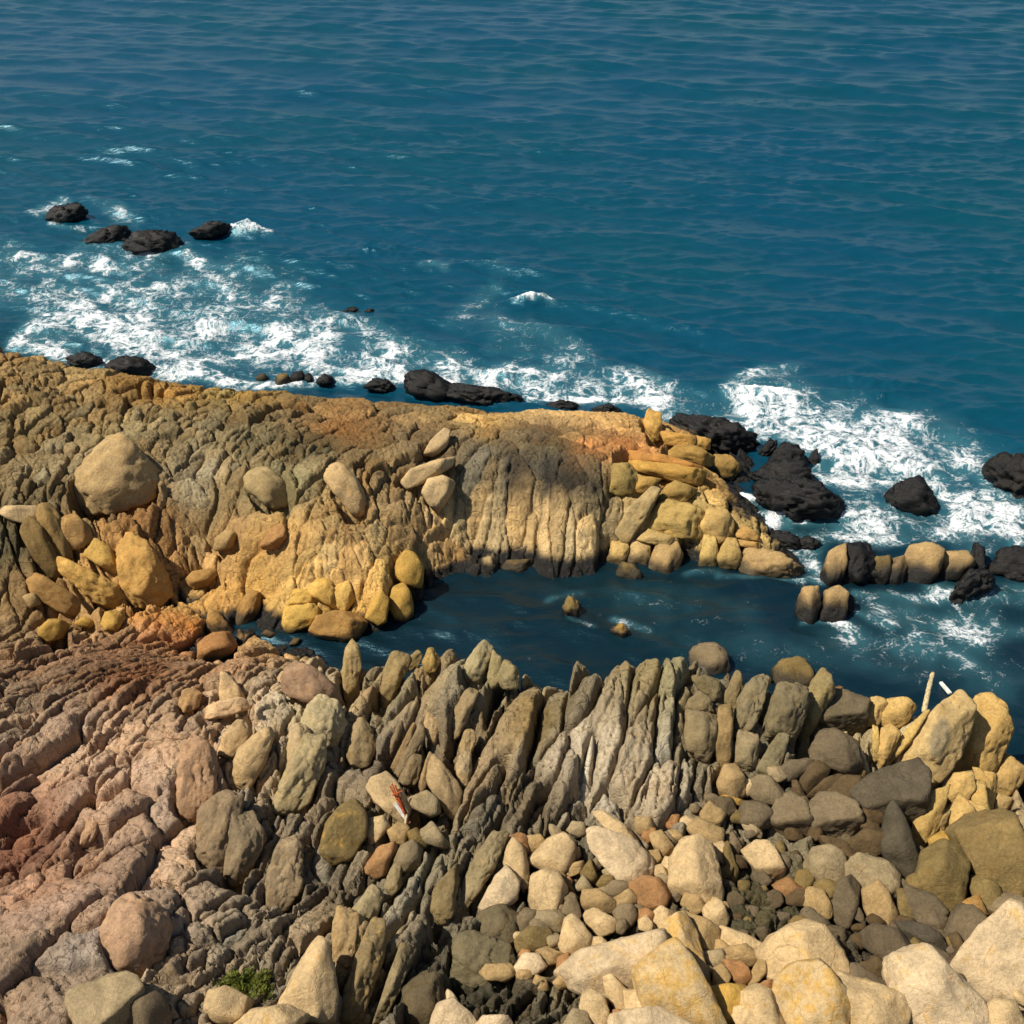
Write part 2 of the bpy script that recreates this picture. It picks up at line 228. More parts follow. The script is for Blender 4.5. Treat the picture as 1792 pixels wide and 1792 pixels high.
# ---------------------------------------------------------------- single rocks, outlined from the photograph
# kind ; colour ; look ; landmark name (or -) ; outline in the photograph ; options
PAL = {'P': (224,192,140), 'W': (230,202,158), 'T': (190,158,106), 'G': (174,153,114), 'D': (108,93,68), 'B': (102,82,54), 'O': (182,140,80), 'Y': (204,162,80),
       'R': (180,132,84), 'N': (170,134,102), 'L': (138,116,70), 'X': (30,27,23), 'C': (90,81,66), 'S': (142,123,92), 'V': (118,102,78)}
ROCKS = '''
slab;S;rounded grey knob capping the crest stack;grey crest knob;1213,1150 1222,1136 1245,1132 1262,1140 1270,1160 1268,1182 1256,1194 1235,1190 1214,1170;t
slab;S;cracked grey block of the crest stack;-;1210,1188 1232,1184 1257,1192 1262,1216 1250,1224 1225,1207
slab;S;grey wedge of the crest stack;-;1202,1244 1210,1222 1225,1212 1240,1222 1248,1246 1230,1250
slab;S;cracked grey base of the crest stack;-;1200,1252 1246,1252 1252,1290 1240,1330 1215,1330 1203,1300
slab;L;thin dark fin;-;1270,1222 1280,1182 1287,1176 1298,1195 1300,1210 1290,1245 1276,1240
slab;O;ochre striped upright slab;-;1253,1246 1272,1235 1280,1280 1282,1338 1266,1337 1252,1300
slab;S;tall grey upright slab;tall grey upright slab;1291,1235 1302,1205 1322,1186 1340,1190 1345,1210 1330,1245 1325,1290 1292,1290;t
slab;G;pale broken foot;-;1290,1285 1322,1290 1324,1340 1305,1347 1292,1335
slab;Y;small yellow tip;-;1336,1188 1341,1182 1348,1186 1350,1200 1342,1204
slab;L;ochre rounded head of the dark pillar;dark pillar;1358,1182 1370,1165 1390,1157 1405,1162 1416,1178 1417,1200 1400,1212 1370,1204;t
slab;D;dark body of the tallest pillar;-;1347,1270 1356,1208 1372,1200 1402,1205 1405,1240 1396,1285 1372,1302 1350,1298;t
slab;L;thin ochre flake;-;1338,1295 1344,1230 1358,1195 1365,1200 1350,1245 1348,1300
slab;L;ochre fin with pointed top;ochre fin;1416,1200 1428,1176 1440,1183 1452,1210 1440,1245 1425,1283 1412,1290 1406,1258;t
slab;O;low ochre tail;-;1446,1212 1465,1200 1475,1205 1472,1222 1450,1226
boulder;C;flat topped charcoal block;charcoal block;1430,1262 1440,1226 1462,1212 1512,1216 1514,1270 1500,1279 1440,1270;c
boulder;V;big faceted grey brown block;-;1422,1325 1435,1288 1455,1280 1490,1292 1509,1330 1500,1346 1455,1344 1430,1338
slab;S;leaning grey slab;-;1332,1345 1345,1310 1355,1287 1372,1289 1367,1330 1357,1362 1336,1362
boulder;T;dark tan barrel shaped boulder;tan barrel boulder;1256,1372 1264,1343 1285,1339 1301,1360 1306,1386 1295,1396 1260,1393
boulder;S;lens shaped grey and ochre boulder;lens boulder;1310,1376 1325,1361 1345,1360 1376,1386 1356,1403 1330,1404 1313,1392
boulder;V;long dark boulder;-;1360,1358 1378,1335 1405,1325 1425,1327 1412,1345 1392,1366 1370,1371
boulder;B;dark brown boulder;-;1403,1374 1413,1340 1432,1330 1448,1341 1442,1362 1422,1390
boulder;B;long brown boulder;-;1420,1397 1440,1365 1462,1352 1478,1355 1452,1382 1437,1402
boulder;B;very dark brown block;-;1446,1395 1472,1362 1498,1356 1510,1385 1492,1402 1460,1405
boulder;B;thin dark stone;-;1384,1370 1392,1367 1413,1393 1405,1399 1388,1386
cobble;Y;flat yellowish stone;-;1255,1400 1270,1392 1300,1397 1298,1406 1265,1409
boulder;T;small blocky tan stone;-;1226,1427 1239,1405 1269,1420 1260,1444 1230,1436
boulder;V;split olive grey boulder;split olive boulder;1290,1440 1298,1408 1335,1405 1353,1420 1346,1442 1320,1450
cobble;G;grey triangular chip;-;1298,1445 1315,1433 1335,1455 1332,1464 1306,1456
boulder;S;dark grey boulder with a rounded crown;grey crowned boulder;1354,1435 1358,1400 1380,1392 1400,1399 1418,1425 1421,1446 1385,1463 1356,1456;f
boulder;S;broad dark grey boulder with a shaded face;broad grey boulder;1421,1420 1432,1400 1455,1392 1490,1399 1505,1420 1500,1446 1480,1463 1440,1461 1425,1442;f
boulder;C;huge pyramid shaped slate grey boulder;slate pyramid;1498,1402 1520,1378 1560,1346 1587,1327 1608,1346 1616,1388 1610,1432 1592,1446 1550,1432 1510,1414;f
boulder;T;brown tan humped boulder;-;1202,1457 1220,1437 1262,1448 1266,1476 1252,1498 1225,1477
boulder;P;huge pale egg shaped boulder standing upright;pale egg boulder;1176,1515 1188,1483 1214,1470 1236,1480 1251,1510 1263,1550 1259,1577 1235,1588 1205,1578 1180,1562
boulder;L;narrow olive stone;-;1262,1480 1270,1477 1293,1520 1291,1543 1280,1541 1266,1505
cobble;S;small smooth grey stone;-;1268,1464 1280,1457 1298,1478 1293,1494 1280,1492
boulder;P;pale pinkish faceted boulder;pink faceted boulder;1292,1505 1320,1480 1337,1474 1352,1485 1371,1512 1370,1527 1352,1546 1335,1531 1305,1518;f
boulder;G;round dark grey egg;grey egg;1412,1522 1420,1495 1445,1484 1468,1490 1481,1515 1471,1541 1445,1551 1420,1542
boulder;R;rusty tan pointed stone;-;1354,1556 1375,1539 1406,1552 1401,1571 1372,1570
boulder;T;tan oval stone;-;1403,1575 1414,1560 1435,1558 1456,1585 1451,1599 1425,1597 1409,1587
boulder;V;tall dark grey egg;tall dark egg;1461,1585 1464,1550 1480,1537 1495,1548 1499,1580 1494,1612 1475,1614 1462,1602
cobble;T;flat tan flake;-;1426,1548 1455,1561 1457,1574 1438,1561
boulder;V;low dark grey stone;-;1400,1612 1420,1599 1446,1609 1456,1626 1440,1635 1410,1627
boulder;P;small pale oval boulder;small pale oval;1231,1596 1244,1575 1262,1582 1273,1602 1268,1624 1254,1628 1238,1614
boulder;P;large pale yellow blunt cone boulder;pale cone boulder;1336,1690 1365,1650 1400,1626 1428,1629 1460,1660 1477,1690 1471,1722 1440,1738 1390,1733 1358,1717;l
boulder;P;large lichen spotted yellow boulder at the bottom;spotted yellow boulder;1365,1740 1385,1714 1420,1698 1460,1724 1482,1760 1482,1806 1385,1810 1368,1772;L
boulder;P;flat topped pale block;flat pale block;1468,1732 1560,1731 1574,1745 1571,1792 1540,1810 1476,1805;l
boulder;P;long pale log shaped slab;log shaped slab;1257,1650 1264,1634 1300,1637 1362,1656 1350,1671 1300,1667 1262,1664
boulder;T;tan wedge;-;1264,1670 1300,1654 1332,1668 1310,1688 1275,1688
cobble;G;grey chip;-;1228,1672 1262,1660 1268,1682 1248,1694
cobble;R;pinkish rusty oval stone;-;1264,1688 1300,1686 1316,1706 1301,1724 1280,1710
cobble;T;small tan stone;-;1248,1700 1260,1690 1277,1706 1267,1732 1252,1728
boulder;T;thin upright olive fin;-;1310,1728 1321,1686 1333,1679 1338,1701 1322,1730
boulder;T;tan boulder with a grey flank;-;1198,1606 1235,1613 1259,1625 1253,1661 1230,1674 1213,1647 1200,1638
boulder;P;long slab spotted with yellow lichen;yellow lichen slab;1147,1648 1165,1622 1190,1610 1212,1634 1251,1725 1240,1740 1222,1738 1196,1700;L
boulder;P;broad slab crusted with yellow lichen at the bottom edge;-;1117,1724 1150,1685 1175,1668 1205,1690 1242,1745 1277,1792 1270,1815 1170,1810 1130,1755;L
boulder;W;largest pale pinkish boulder on the beach;largest pale boulder;984,1705 1000,1680 1022,1672 1055,1640 1080,1624 1112,1614 1150,1630 1159,1668 1130,1702 1105,1731 1060,1738 1010,1728;l
boulder;P;pale wedge with lichen specks;-;1056,1720 1070,1715 1096,1735 1103,1782 1085,1773 1065,1747;l
boulder;P;pale blunt tooth shaped stone;-;1017,1765 1019,1746 1035,1738 1056,1750 1067,1782 1045,1796 1020,1785
boulder;G;grey stone;-;988,1795 1004,1770 1025,1775 1037,1802 992,1810
boulder;P;pale block;-;1093,1742 1130,1735 1147,1770 1122,1793 1100,1783;l
boulder;W;flat pale grey slab on the bottom edge;-;1070,1792 1150,1768 1242,1800 1200,1820 1070,1815
boulder;Y;squat yellow topped boulder;squat yellow boulder;1240,1745 1262,1733 1290,1727 1312,1732 1302,1782 1280,1794 1253,1767;L
boulder;P;pale rounded boulder;-;1298,1752 1320,1736 1350,1741 1366,1760 1377,1802 1320,1806 1304,1778;l
boulder;P;pale dome topped boulder;pale dome boulder;929,1502 955,1474 985,1459 1003,1478 1004,1506 985,1525 965,1527 933,1513
boulder;P;squarish tan pink boulder;squarish pink boulder;927,1570 931,1536 950,1526 975,1529 989,1555 986,1582 965,1594 933,1590
boulder;G;flat loaf shaped stone;loaf stone;923,1617 929,1598 980,1594 989,1610 983,1630 950,1624
boulder;L;dark knobby stone;-;903,1647 924,1625 960,1629 967,1646 936,1667 910,1664
boulder;P;pear shaped pale orange boulder;pear shaped boulder;982,1645 989,1615 1000,1607 1020,1617 1031,1635 1041,1646 1021,1672 1000,1678 981,1658
boulder;S;narrow brown grey stone;-;983,1598 997,1565 1006,1569 1017,1600 1010,1616 990,1611
boulder;W;big white angular boulder with cracks;white cracked boulder;1029,1462 1040,1457 1060,1459 1110,1474 1139,1500 1139,1527 1100,1552 1083,1536 1048,1516 1036,1492
boulder;P;long pale tapering slab;pale tapering slab;1038,1429 1053,1422 1096,1445 1126,1472 1120,1478 1075,1467
boulder;T;small lumpy tan stone;-;1109,1441 1114,1432 1140,1431 1149,1448 1136,1462 1115,1457
boulder;T;tan oblong stone;-;1136,1466 1155,1456 1176,1475 1181,1490 1170,1507 1154,1501
cobble;T;small brown stone;-;1164,1459 1185,1452 1199,1468 1186,1479
boulder;R;large orange tan boulder;orange tan boulder;1101,1553 1128,1537 1150,1538 1172,1560 1161,1587 1140,1595 1118,1581
cobble;T;smooth tan cobble;-;1074,1576 1100,1557 1121,1575 1112,1590 1085,1592
cobble;S;round grey cobble;-;1074,1599 1084,1585 1105,1584 1116,1600 1106,1617 1085,1620
boulder;T;bumpy tan boulder;bumpy tan boulder;1017,1582 1021,1562 1045,1559 1076,1575 1073,1594 1050,1600 1025,1592
boulder;P;pale orange humped stone;-;1021,1602 1040,1593 1081,1610 1086,1620 1050,1638 1029,1617
cobble;L;small triangular stone;-;1016,1527 1032,1504 1046,1535 1040,1547 1020,1537
cobble;G;low grey wedge;-;1006,1552 1020,1532 1039,1555 1012,1559
cobble;L;small olive cube shaped stone;-;1044,1549 1054,1533 1073,1534 1073,1555 1055,1557
cobble;G;tiny grey stone;-;1039,1559 1060,1551 1068,1565 1050,1569
cobble;P;pale cobble;-;1139,1607 1154,1587 1176,1595 1173,1614 1150,1619
cobble;P;pale lumpy cobble;-;1117,1613 1130,1604 1146,1620 1146,1632 1120,1627
cobble;P;small pale almond shaped cobble;-;1140,1521 1155,1513 1171,1525 1160,1537 1146,1532
cobble;W;whitish cobble;-;902,1692 917,1672 940,1671 954,1690 940,1702 914,1706
cobble;T;tan cobble with a blunt end;-;936,1667 955,1659 983,1668 981,1682 958,1688 944,1677
cobble;L;thin stick shaped stone;-;978,1531 985,1527 1009,1562 1004,1568
cobble;T;knobby tan stone;-;909,1482 919,1464 945,1461 954,1472 930,1494 914,1494
boulder;C;tall slate coloured boulder with a light stripe;striped slate boulder;1545,1428 1552,1417 1577,1440 1602,1480 1617,1502 1608,1527 1570,1517 1549,1494 1543,1462
boulder;G;smooth grey boulder with a light rim;rimmed grey boulder;1483,1532 1500,1509 1540,1507 1563,1520 1569,1550 1555,1572 1520,1570 1491,1552
boulder;T;brown oval boulder leaning to the right;-;1509,1572 1529,1552 1546,1562 1571,1595 1566,1617 1540,1620 1519,1597
boulder;L;thin ochre fin;-;1564,1567 1580,1565 1601,1605 1609,1626 1595,1630 1575,1597
boulder;V;brown block with an ochre corner;-;1582,1568 1630,1569 1656,1590 1651,1607 1620,1624 1599,1607
boulder;L;tall ochre edged boulder with a brown core;tall ochre edged boulder;1614,1512 1634,1485 1660,1484 1681,1505 1686,1555 1686,1587 1650,1583 1624,1562 1617,1542
boulder;Y;round yellow stone;round yellow stone;1629,1477 1644,1458 1660,1456 1669,1475 1656,1486 1635,1486
boulder;L;huge ochre and grey boulder at the right edge;huge ochre boulder;1668,1487 1690,1455 1730,1431 1748,1432 1776,1470 1796,1500 1787,1537 1755,1573 1730,1563 1690,1532 1678,1512
boulder;L;ochre olive slab;-;1698,1547 1735,1545 1757,1568 1747,1588 1725,1593 1704,1567
cobble;O;small ochre stone;-;1689,1586 1705,1569 1727,1590 1715,1602 1690,1594
boulder;C;bluish grey flat stone;blue grey stone;1573,1634 1600,1624 1635,1626 1654,1645 1641,1662 1610,1657 1589,1647
boulder;V;long dark rounded boulder;long dark boulder;1508,1657 1530,1634 1560,1631 1590,1650 1607,1680 1591,1693 1560,1683 1519,1674
boulder;V;grey oval stone;-;1603,1677 1625,1659 1650,1664 1660,1680 1641,1693 1610,1691
boulder;V;brown grey boulder with a dark hollow face;hollow faced boulder;1656,1640 1671,1600 1690,1594 1727,1612 1722,1642 1706,1673 1690,1668 1664,1652
boulder;B;narrow dark fin;-;1659,1652 1670,1642 1707,1680 1697,1693
boulder;B;dark brown stone;-;1653,1692 1669,1671 1697,1690 1694,1718 1660,1708
boulder;G;small light grey boulder;-;1548,1686 1560,1674 1587,1690 1582,1707 1557,1711
boulder;B;brown pointed stone;-;1498,1702 1529,1677 1547,1690 1542,1713 1510,1711
boulder;V;long low dark stone;-;1478,1706 1500,1699 1567,1718 1561,1733 1485,1733
boulder;W;large pale pink boulder with a shaded underside;large pale pink boulder;1560,1727 1585,1700 1610,1687 1635,1699 1692,1730 1717,1765 1713,1802 1640,1810 1588,1783 1564,1748;l
boulder;W;tall pale boulder with two dark creases;creased pale boulder;1698,1722 1714,1660 1740,1604 1762,1604 1805,1625 1812,1722 1770,1748 1730,1743 1703,1733;l
boulder;P;pale tan boulder in the bottom corner;-;1718,1794 1734,1765 1760,1757 1777,1775 1788,1810 1722,1812
boulder;S;lumpy grey boulder;-;1732,1602 1754,1572 1794,1569 1802,1602 1762,1608
boulder;B;dark stone half buried;-;1428,1472 1455,1467 1487,1472 1481,1492 1440,1487
boulder;B;brown rounded stone;-;1488,1482 1510,1455 1540,1454 1547,1480 1521,1502 1492,1502
boulder;B;dark brown chunk;-;1500,1440 1525,1432 1545,1450 1520,1458 1502,1455
cobble;V;small dark stone;-;1556,1620 1580,1622 1587,1640 1563,1640
column;O;rusty ochre end of the left column;-;1517,1247 1521,1225 1540,1221 1547,1230 1541,1263 1525,1270
column;Y;yellow squared top of a column;-;1546,1262 1549,1232 1580,1221 1594,1231 1586,1257 1572,1277 1550,1270
column;Y;narrow yellow column piece;-;1523,1276 1535,1272 1539,1300 1546,1322 1535,1328 1528,1302
column;Y;cracked yellow column foot;-;1539,1281 1552,1271 1569,1282 1562,1312 1550,1343 1542,1322
column;Y;thin leaning yellow column;thin leaning column;1556,1337 1573,1300 1600,1250 1613,1238 1612,1265 1592,1300 1582,1332 1560,1343
column;T;broad tan column with a grey patch;grey patched column;1588,1322 1604,1285 1625,1255 1640,1220 1655,1217 1679,1235 1680,1282 1667,1332 1649,1372 1630,1368 1600,1343;tg
column;Y;broad golden column with a slanting crack;golden column;1674,1352 1684,1290 1694,1236 1710,1229 1735,1239 1753,1270 1747,1312 1741,1352 1705,1356;t
column;Y;pale yellow lower block;-;1658,1397 1667,1362 1690,1351 1699,1370 1693,1407 1670,1402
column;Y;curved yellow flake;-;1697,1357 1735,1355 1741,1400 1739,1420 1725,1397 1700,1372
column;Y;yellow wedge;-;1699,1376 1714,1374 1736,1425 1700,1418 1690,1407
column;O;ochre block beside the water;ochre waterside block;1744,1325 1786,1340 1781,1367 1765,1392 1741,1380
column;Y;narrow yellow pillar;narrow yellow pillar;1613,1402 1641,1378 1642,1440 1621,1487 1604,1467
column;Y;rounded yellow block;-;1657,1432 1670,1399 1696,1415 1703,1441 1680,1462 1661,1457
column;Y;small yellow block;-;1691,1411 1725,1414 1734,1436 1710,1438
column;L;dark ochre block beside the water;-;1741,1396 1763,1395 1759,1427 1744,1427
column;L;thin upright flake;-;1639,1442 1647,1420 1656,1419 1653,1452 1641,1458
slab;T;tan upright plate at the left end of the crest;-;600,1175 608,1140 620,1124 630,1135 631,1165 620,1202 608,1228 600,1222
slab;S;broad grey tan plate on the crest;broad crest plate;664,1228 672,1180 689,1145 705,1144 721,1160 701,1192 685,1217 668,1237;t
slab;L;small notched crest piece;-;703,1162 730,1139 739,1148 731,1167 715,1172
slab;Y;blunt ochre crest tooth;ochre crest tooth;741,1158 749,1138 758,1135 771,1155 761,1173 745,1177
slab;G;tallest pale point of the crest;tallest crest point;813,1170 829,1140 844,1124 856,1124 864,1136 851,1167 835,1194 816,1190;t
slab;L;ochre flank right of the crest point;-;854,1185 863,1140 881,1160 886,1187 861,1203
slab;S;small grey crest tooth;-;873,1192 881,1158 892,1159 906,1175 906,1202 880,1203
slab;G;long jagged grey blade;jagged grey blade;797,1243 814,1215 835,1204 843,1215 833,1247 821,1272 805,1283 790,1314 787,1302
slab;G;thin grey blade;-;804,1313 814,1280 828,1274 831,1297 816,1333
slab;W;pale leaf shaped blade;-;799,1343 811,1315 824,1319 823,1352 812,1383 801,1362
slab;P;pale diamond shaped stone;-;744,1266 750,1250 765,1254 769,1270 760,1301 749,1292
slab;T;tan egg shaped knob;tan egg knob;609,1303 619,1275 635,1261 651,1280 653,1312 641,1338 620,1338 607,1320
slab;S;outermost of the stacked leaf shaped plates;-;673,1318 688,1290 700,1267 706,1264 701,1292 680,1330
slab;T;long plate in the stack of leaf shaped plates;leaf shaped plates;683,1338 720,1275 731,1261 729,1282 691,1346
slab;G;inner plate of the leaf shaped stack;-;689,1350 735,1274 746,1280 741,1302 705,1360
slab;S;lowest plate of the leaf shaped stack;-;699,1364 725,1319 739,1325 731,1362 715,1382
slab;T;narrow tan blade;-;729,1374 744,1340 752,1319 758,1325 751,1362 740,1389
slab;P;large pale spearhead shaped slab;pale spearhead slab;749,1372 757,1330 765,1319 781,1345 801,1365 807,1390 799,1422 788,1440 769,1402
boulder;G;grey cleft block;-;713,1397 748,1384 766,1400 769,1423 750,1428 724,1412
boulder;P;pale boulder carrying the rusty wreckage;wreckage boulder;640,1385 655,1361 680,1354 694,1370 717,1412 702,1443 680,1443 658,1402
boulder;L;big grey boulder with a yellow crown;yellow crowned boulder;561,1484 574,1440 600,1414 625,1407 641,1430 636,1467 611,1498 580,1504;l
boulder;P;pale squared cobble;-;641,1452 648,1432 673,1431 681,1450 655,1473 645,1473
cobble;T;tan stone;-;679,1452 700,1439 717,1450 706,1478 685,1473
cobble;L;olive wedge;-;713,1457 730,1449 754,1475 741,1485 715,1473
boulder;G;pale grey angular block;-;733,1457 757,1437 787,1482 770,1484 745,1473
boulder;R;orange stained rounded stone;orange stained stone;641,1512 664,1485 690,1479 697,1495 676,1528 655,1533 642,1523
boulder;S;smooth grey rounded stone;-;692,1502 704,1480 725,1474 739,1490 732,1517 710,1523 694,1518
slab;S;narrow grey ridge stone;-;673,1548 689,1515 700,1519 701,1547 685,1563
slab;L;pointed grey slab with an ochre tip;ochre tipped slab;754,1593 764,1555 785,1535 803,1520 800,1547 792,1592 776,1613 757,1604
slab;G;grey left half of the split boulder;-;809,1583 814,1540 835,1500 860,1469 886,1467 891,1482 861,1523 841,1563 815,1594
boulder;P;pale upper half of the split boulder;split boulder;884,1492 898,1469 918,1489 925,1532 916,1558 895,1533 880,1513
boulder;W;pale lower half of the split boulder;-;840,1585 869,1535 885,1521 907,1545 902,1573 875,1593 849,1592
slab;B;dark rounded boss under the split boulder;-;843,1644 849,1600 880,1591 907,1610 902,1643 870,1659
slab;V;dark grey footing slab;-;803,1704 804,1650 830,1639 882,1660 892,1682 850,1714 814,1714
slab;L;long yellow grey slab leaning left;long leaning slab;588,1776 625,1690 655,1637 673,1640 671,1682 641,1742 612,1796 593,1798;l
slab;G;long grey slab leaning left;-;643,1764 669,1700 690,1664 701,1668 715,1639 727,1645 722,1682 691,1734 660,1784
boulder;P;triangular pale boulder with lichen stains;triangular pale boulder;483,1752 510,1720 540,1680 565,1659 577,1675 582,1742 571,1784 530,1774;l
slab;O;upright ochre streaked slab;-;583,1704 588,1640 600,1599 626,1610 650,1640 632,1664 613,1694 594,1724
slab;G;pale grey jointed slab;-;598,1612 630,1580 650,1559 667,1575 656,1602 620,1633
boulder;P;pale cobble with an orange side;orange sided cobble;365,1757 377,1733 400,1734 416,1745 437,1765 421,1781 390,1788 371,1772
boulder;P;long pale stone on the bottom edge;-;408,1789 450,1769 500,1774 534,1802 470,1815 403,1810;l
slab;V;knobby brown grey block;-;708,1774 714,1735 740,1714 767,1720 772,1752 752,1789 720,1794
boulder;W;pale smooth cobble on the bottom edge;-;755,1794 769,1760 795,1754 827,1785 833,1804 760,1806
boulder;W;round pale cobble at the bottom edge;-;828,1798 850,1781 885,1781 898,1802 832,1810
boulder;T;flat tan stone;-;842,1702 855,1689 890,1689 905,1700 885,1715 855,1713
cobble;W;small white chip;-;775,1752 784,1734 793,1740 802,1757 790,1765
boulder;G;square grey block in the bottom left corner;square grey block;141,1737 150,1724 225,1727 236,1740 242,1794 190,1812 147,1810;c
boulder;V;rounded grey block beside the square one;-;230,1737 265,1739 287,1760 284,1802 240,1810
boulder;N;large round brown boulder resting on the ledge;round brown boulder;496,1192 504,1168 525,1157 550,1169 582,1205 592,1232 570,1238 530,1228 499,1207
slab;G;long pale grey slab upper end;-;523,1280 545,1235 565,1221 592,1235 600,1272 582,1304 550,1299;t
slab;G;long pale grey slab lower end;long pale grey slab;478,1395 509,1340 540,1299 572,1305 562,1352 532,1399 490,1420;t
slab;G;narrow pale grey slab;-;501,1314 514,1275 530,1271 544,1290 522,1332 494,1355
slab;T;tan fin shaped slab;-;403,1354 424,1310 455,1289 480,1284 487,1300 462,1332 442,1369 410,1369
slab;N;pinkish brown pillow of rock;pinkish pillow;308,1404 318,1350 335,1304 355,1297 377,1330 372,1372 352,1414 325,1420
slab;T;tan elongated hump;-;383,1309 399,1280 420,1264 442,1275 432,1302 405,1324
slab;P;pale knobby bar;-;353,1258 364,1231 420,1227 434,1240 432,1257 390,1253
slab;P;pale horned lump;-;383,1218 394,1180 405,1174 411,1190 427,1205 427,1225 390,1225
slab;O;yellow lichen covered lump;yellow lump;315,1232 324,1211 340,1207 352,1220 342,1238 322,1243
slab;G;grey boss with an ochre heart;ochre hearted boss;465,1575 474,1520 499,1478 522,1477 531,1500 519,1552 492,1580
slab;S;brown rough plate;-;393,1514 416,1433 447,1433 459,1482 432,1513 402,1550
slab;S;darker brown rough plate;-;343,1484 358,1420 400,1399 424,1418 403,1472 382,1514 354,1504
slab;N;round grey pink boss;grey pink boss;188,1642 204,1600 235,1579 271,1600 287,1632 272,1674 235,1689 203,1672
slab;N;small pinkish block;-;136,1475 158,1440 172,1447 170,1460 150,1476
slab;P;largest pale block on the headland;largest headland block;128,862 149,825 180,790 220,777 241,800 270,850 252,878 200,888 139,883;e
slab;P;pale tilted slab between cracks;pale tilted slab;433,843 439,815 455,809 481,829 507,860 497,883 470,888 448,867;e
slab;W;pale pointed tooth on the headland;pale pointed tooth;573,838 581,815 595,809 616,825 634,865 638,898 615,903 594,872;t
boulder;P;pale slab perched over a dark hollow;perched pale slab;738,797 754,770 778,749 789,755 782,782 760,798
boulder;P;long pinkish slab lying on the headland;long pinkish slab;698,843 719,820 760,807 797,801 792,817 760,838 714,854
boulder;P;rounded pinkish boss;-;738,862 749,838 775,832 797,845 792,862 766,899 754,889
boulder;R;loose angular orange tan block;loose tan block;455,950 469,935 485,921 499,921 501,943 485,961 460,958;f
boulder;T;tan rounded block;-;373,957 379,940 405,924 414,940 406,957 385,963
boulder;P;thin pale slab jutting left;jutting pale slab;6,888 20,881 76,895 73,907 50,920 19,902
slab;L;tall grey olive pillar;-;76,927 76,890 88,881 104,890 109,930 112,972 95,989 84,962;t
slab;L;leaning olive pillar;olive pillars;50,932 61,910 75,914 87,960 97,1002 75,1005 59,972
slab;V;dark grey cracked block;-;105,932 111,910 135,904 152,930 150,952 120,957
slab;Y;broad golden slab dipping to the gully;broad golden slab;116,962 130,974 170,989 202,1035 207,1052 190,1066 164,1053 139,1022 121,992;t
slab;Y;golden wedge;-;153,967 174,945 190,959 204,990 195,1005 179,992
slab;L;olive hump above the gully;-;63,1012 80,1004 111,1035 132,1065 115,1079 94,1063 69,1037
slab;Y;golden fluted buttress;fluted buttress;213,1025 221,960 240,939 266,960 282,1010 287,1042 260,1059 234,1054;t
boulder;Y;heart shaped yellow boulder in the gully;heart shaped boulder;70,1102 79,1080 90,1084 96,1080 108,1088 118,1102 105,1118 80,1118
boulder;Y;round yellow stone in the gully;-;178,1087 189,1070 205,1071 217,1085 201,1103 184,1100
cobble;Y;small yellow stone in the gully;-;133,1086 149,1079 164,1092 156,1101 137,1092
boulder;O;flat golden stone in the gully;flat golden stone;320,1014 340,999 370,999 382,1008 360,1026 338,1028
cobble;T;tiny tan stone in the gully;-;44,1041 62,1039 67,1059 50,1062
boulder;Y;domed golden boulder above the channel;domed golden boulder;688,1014 694,980 712,962 728,969 742,995 737,1029 720,1034 699,1018
boulder;Y;pale gold boulder;-;638,1078 654,1045 670,1034 682,1050 674,1088 660,1094
boulder;Y;yellow boulder at the water's edge;yellow waterside boulder;680,1063 689,1025 710,1019 720,1040 724,1077 705,1089 689,1083
boulder;O;low ochre boulder ringed with black weed;low ochre boulder;543,1098 559,1075 590,1069 630,1079 643,1096 626,1119 590,1126 558,1115
slab;Y;golden block above dark water;-;497,1089 504,1060 550,1061 563,1076 537,1098 504,1103
slab;Y;pale golden block;-;505,1057 518,1030 540,1033 556,1053 530,1060
slab;Y;pale cracked block;-;538,1033 559,1013 583,1019 584,1067 563,1052
slab;Y;squat golden block;-;583,1022 612,1019 620,1051 600,1068 587,1062
slab;O;orange upright block;-;410,1094 419,1060 440,1039 456,1045 452,1072 425,1099
slab;O;orange blade;-;362,1100 372,1065 385,1075 405,1110 385,1112
boulder;R;rust brown rounded rock in the gully;rust brown rock;345,1148 352,1120 375,1108 405,1112 412,1135 398,1150 365,1154
cobble;O;small ochre stone in the dark water;-;456,1108 468,1101 488,1114 470,1118
cobble;Y;tiny yellow stone in the dark water;-;505,1127 515,1117 526,1118 520,1129
column;T;square tan block at the channel;square channel block;1138,990 1149,950 1180,947 1192,970 1190,1002 1165,1018 1141,1008
column;T;jointed tan block;-;1098,990 1104,948 1135,947 1140,987 1115,998
column;L;low dark footed block;-;1078,1008 1086,985 1110,990 1130,1012 1110,1022
column;Y;narrow fluted block;-;1062,985 1070,950 1098,945 1100,985 1085,1000
column;T;round domed block at the point;round domed block;1226,918 1239,893 1265,889 1282,910 1280,932 1260,949 1239,939
column;T;narrow upright plate;-;1226,990 1229,940 1245,934 1255,960 1260,992 1240,994
column;T;tan wedge at the point;-;1256,978 1269,945 1285,944 1297,975 1292,993 1265,994
column;T;long tan end of the point;long point end;1288,994 1309,965 1360,967 1397,985 1403,1002 1375,1016 1309,1012
column;R;brown layered cap;-;1289,933 1300,921 1320,929 1332,945 1315,944 1291,944
column;R;brown layered plate;-;1291,947 1330,948 1332,960 1294,957
column;L;olive domed block;olive domed block;1127,914 1165,877 1205,883 1236,896 1227,936 1187,939 1131,930;t
column;T;low tan joint block;-;1115,948 1136,928 1186,940 1191,952 1150,953
column;S;slanting grey slab on the point;slanting grey slab;1080,932 1100,890 1136,852 1156,861 1131,903 1110,950 1096,950
column;L;olive triangular slab;-;1152,863 1180,842 1220,854 1198,878 1157,882
column;Y;yellow wedge beside the slanting slab;-;1112,832 1156,837 1126,863 1110,858
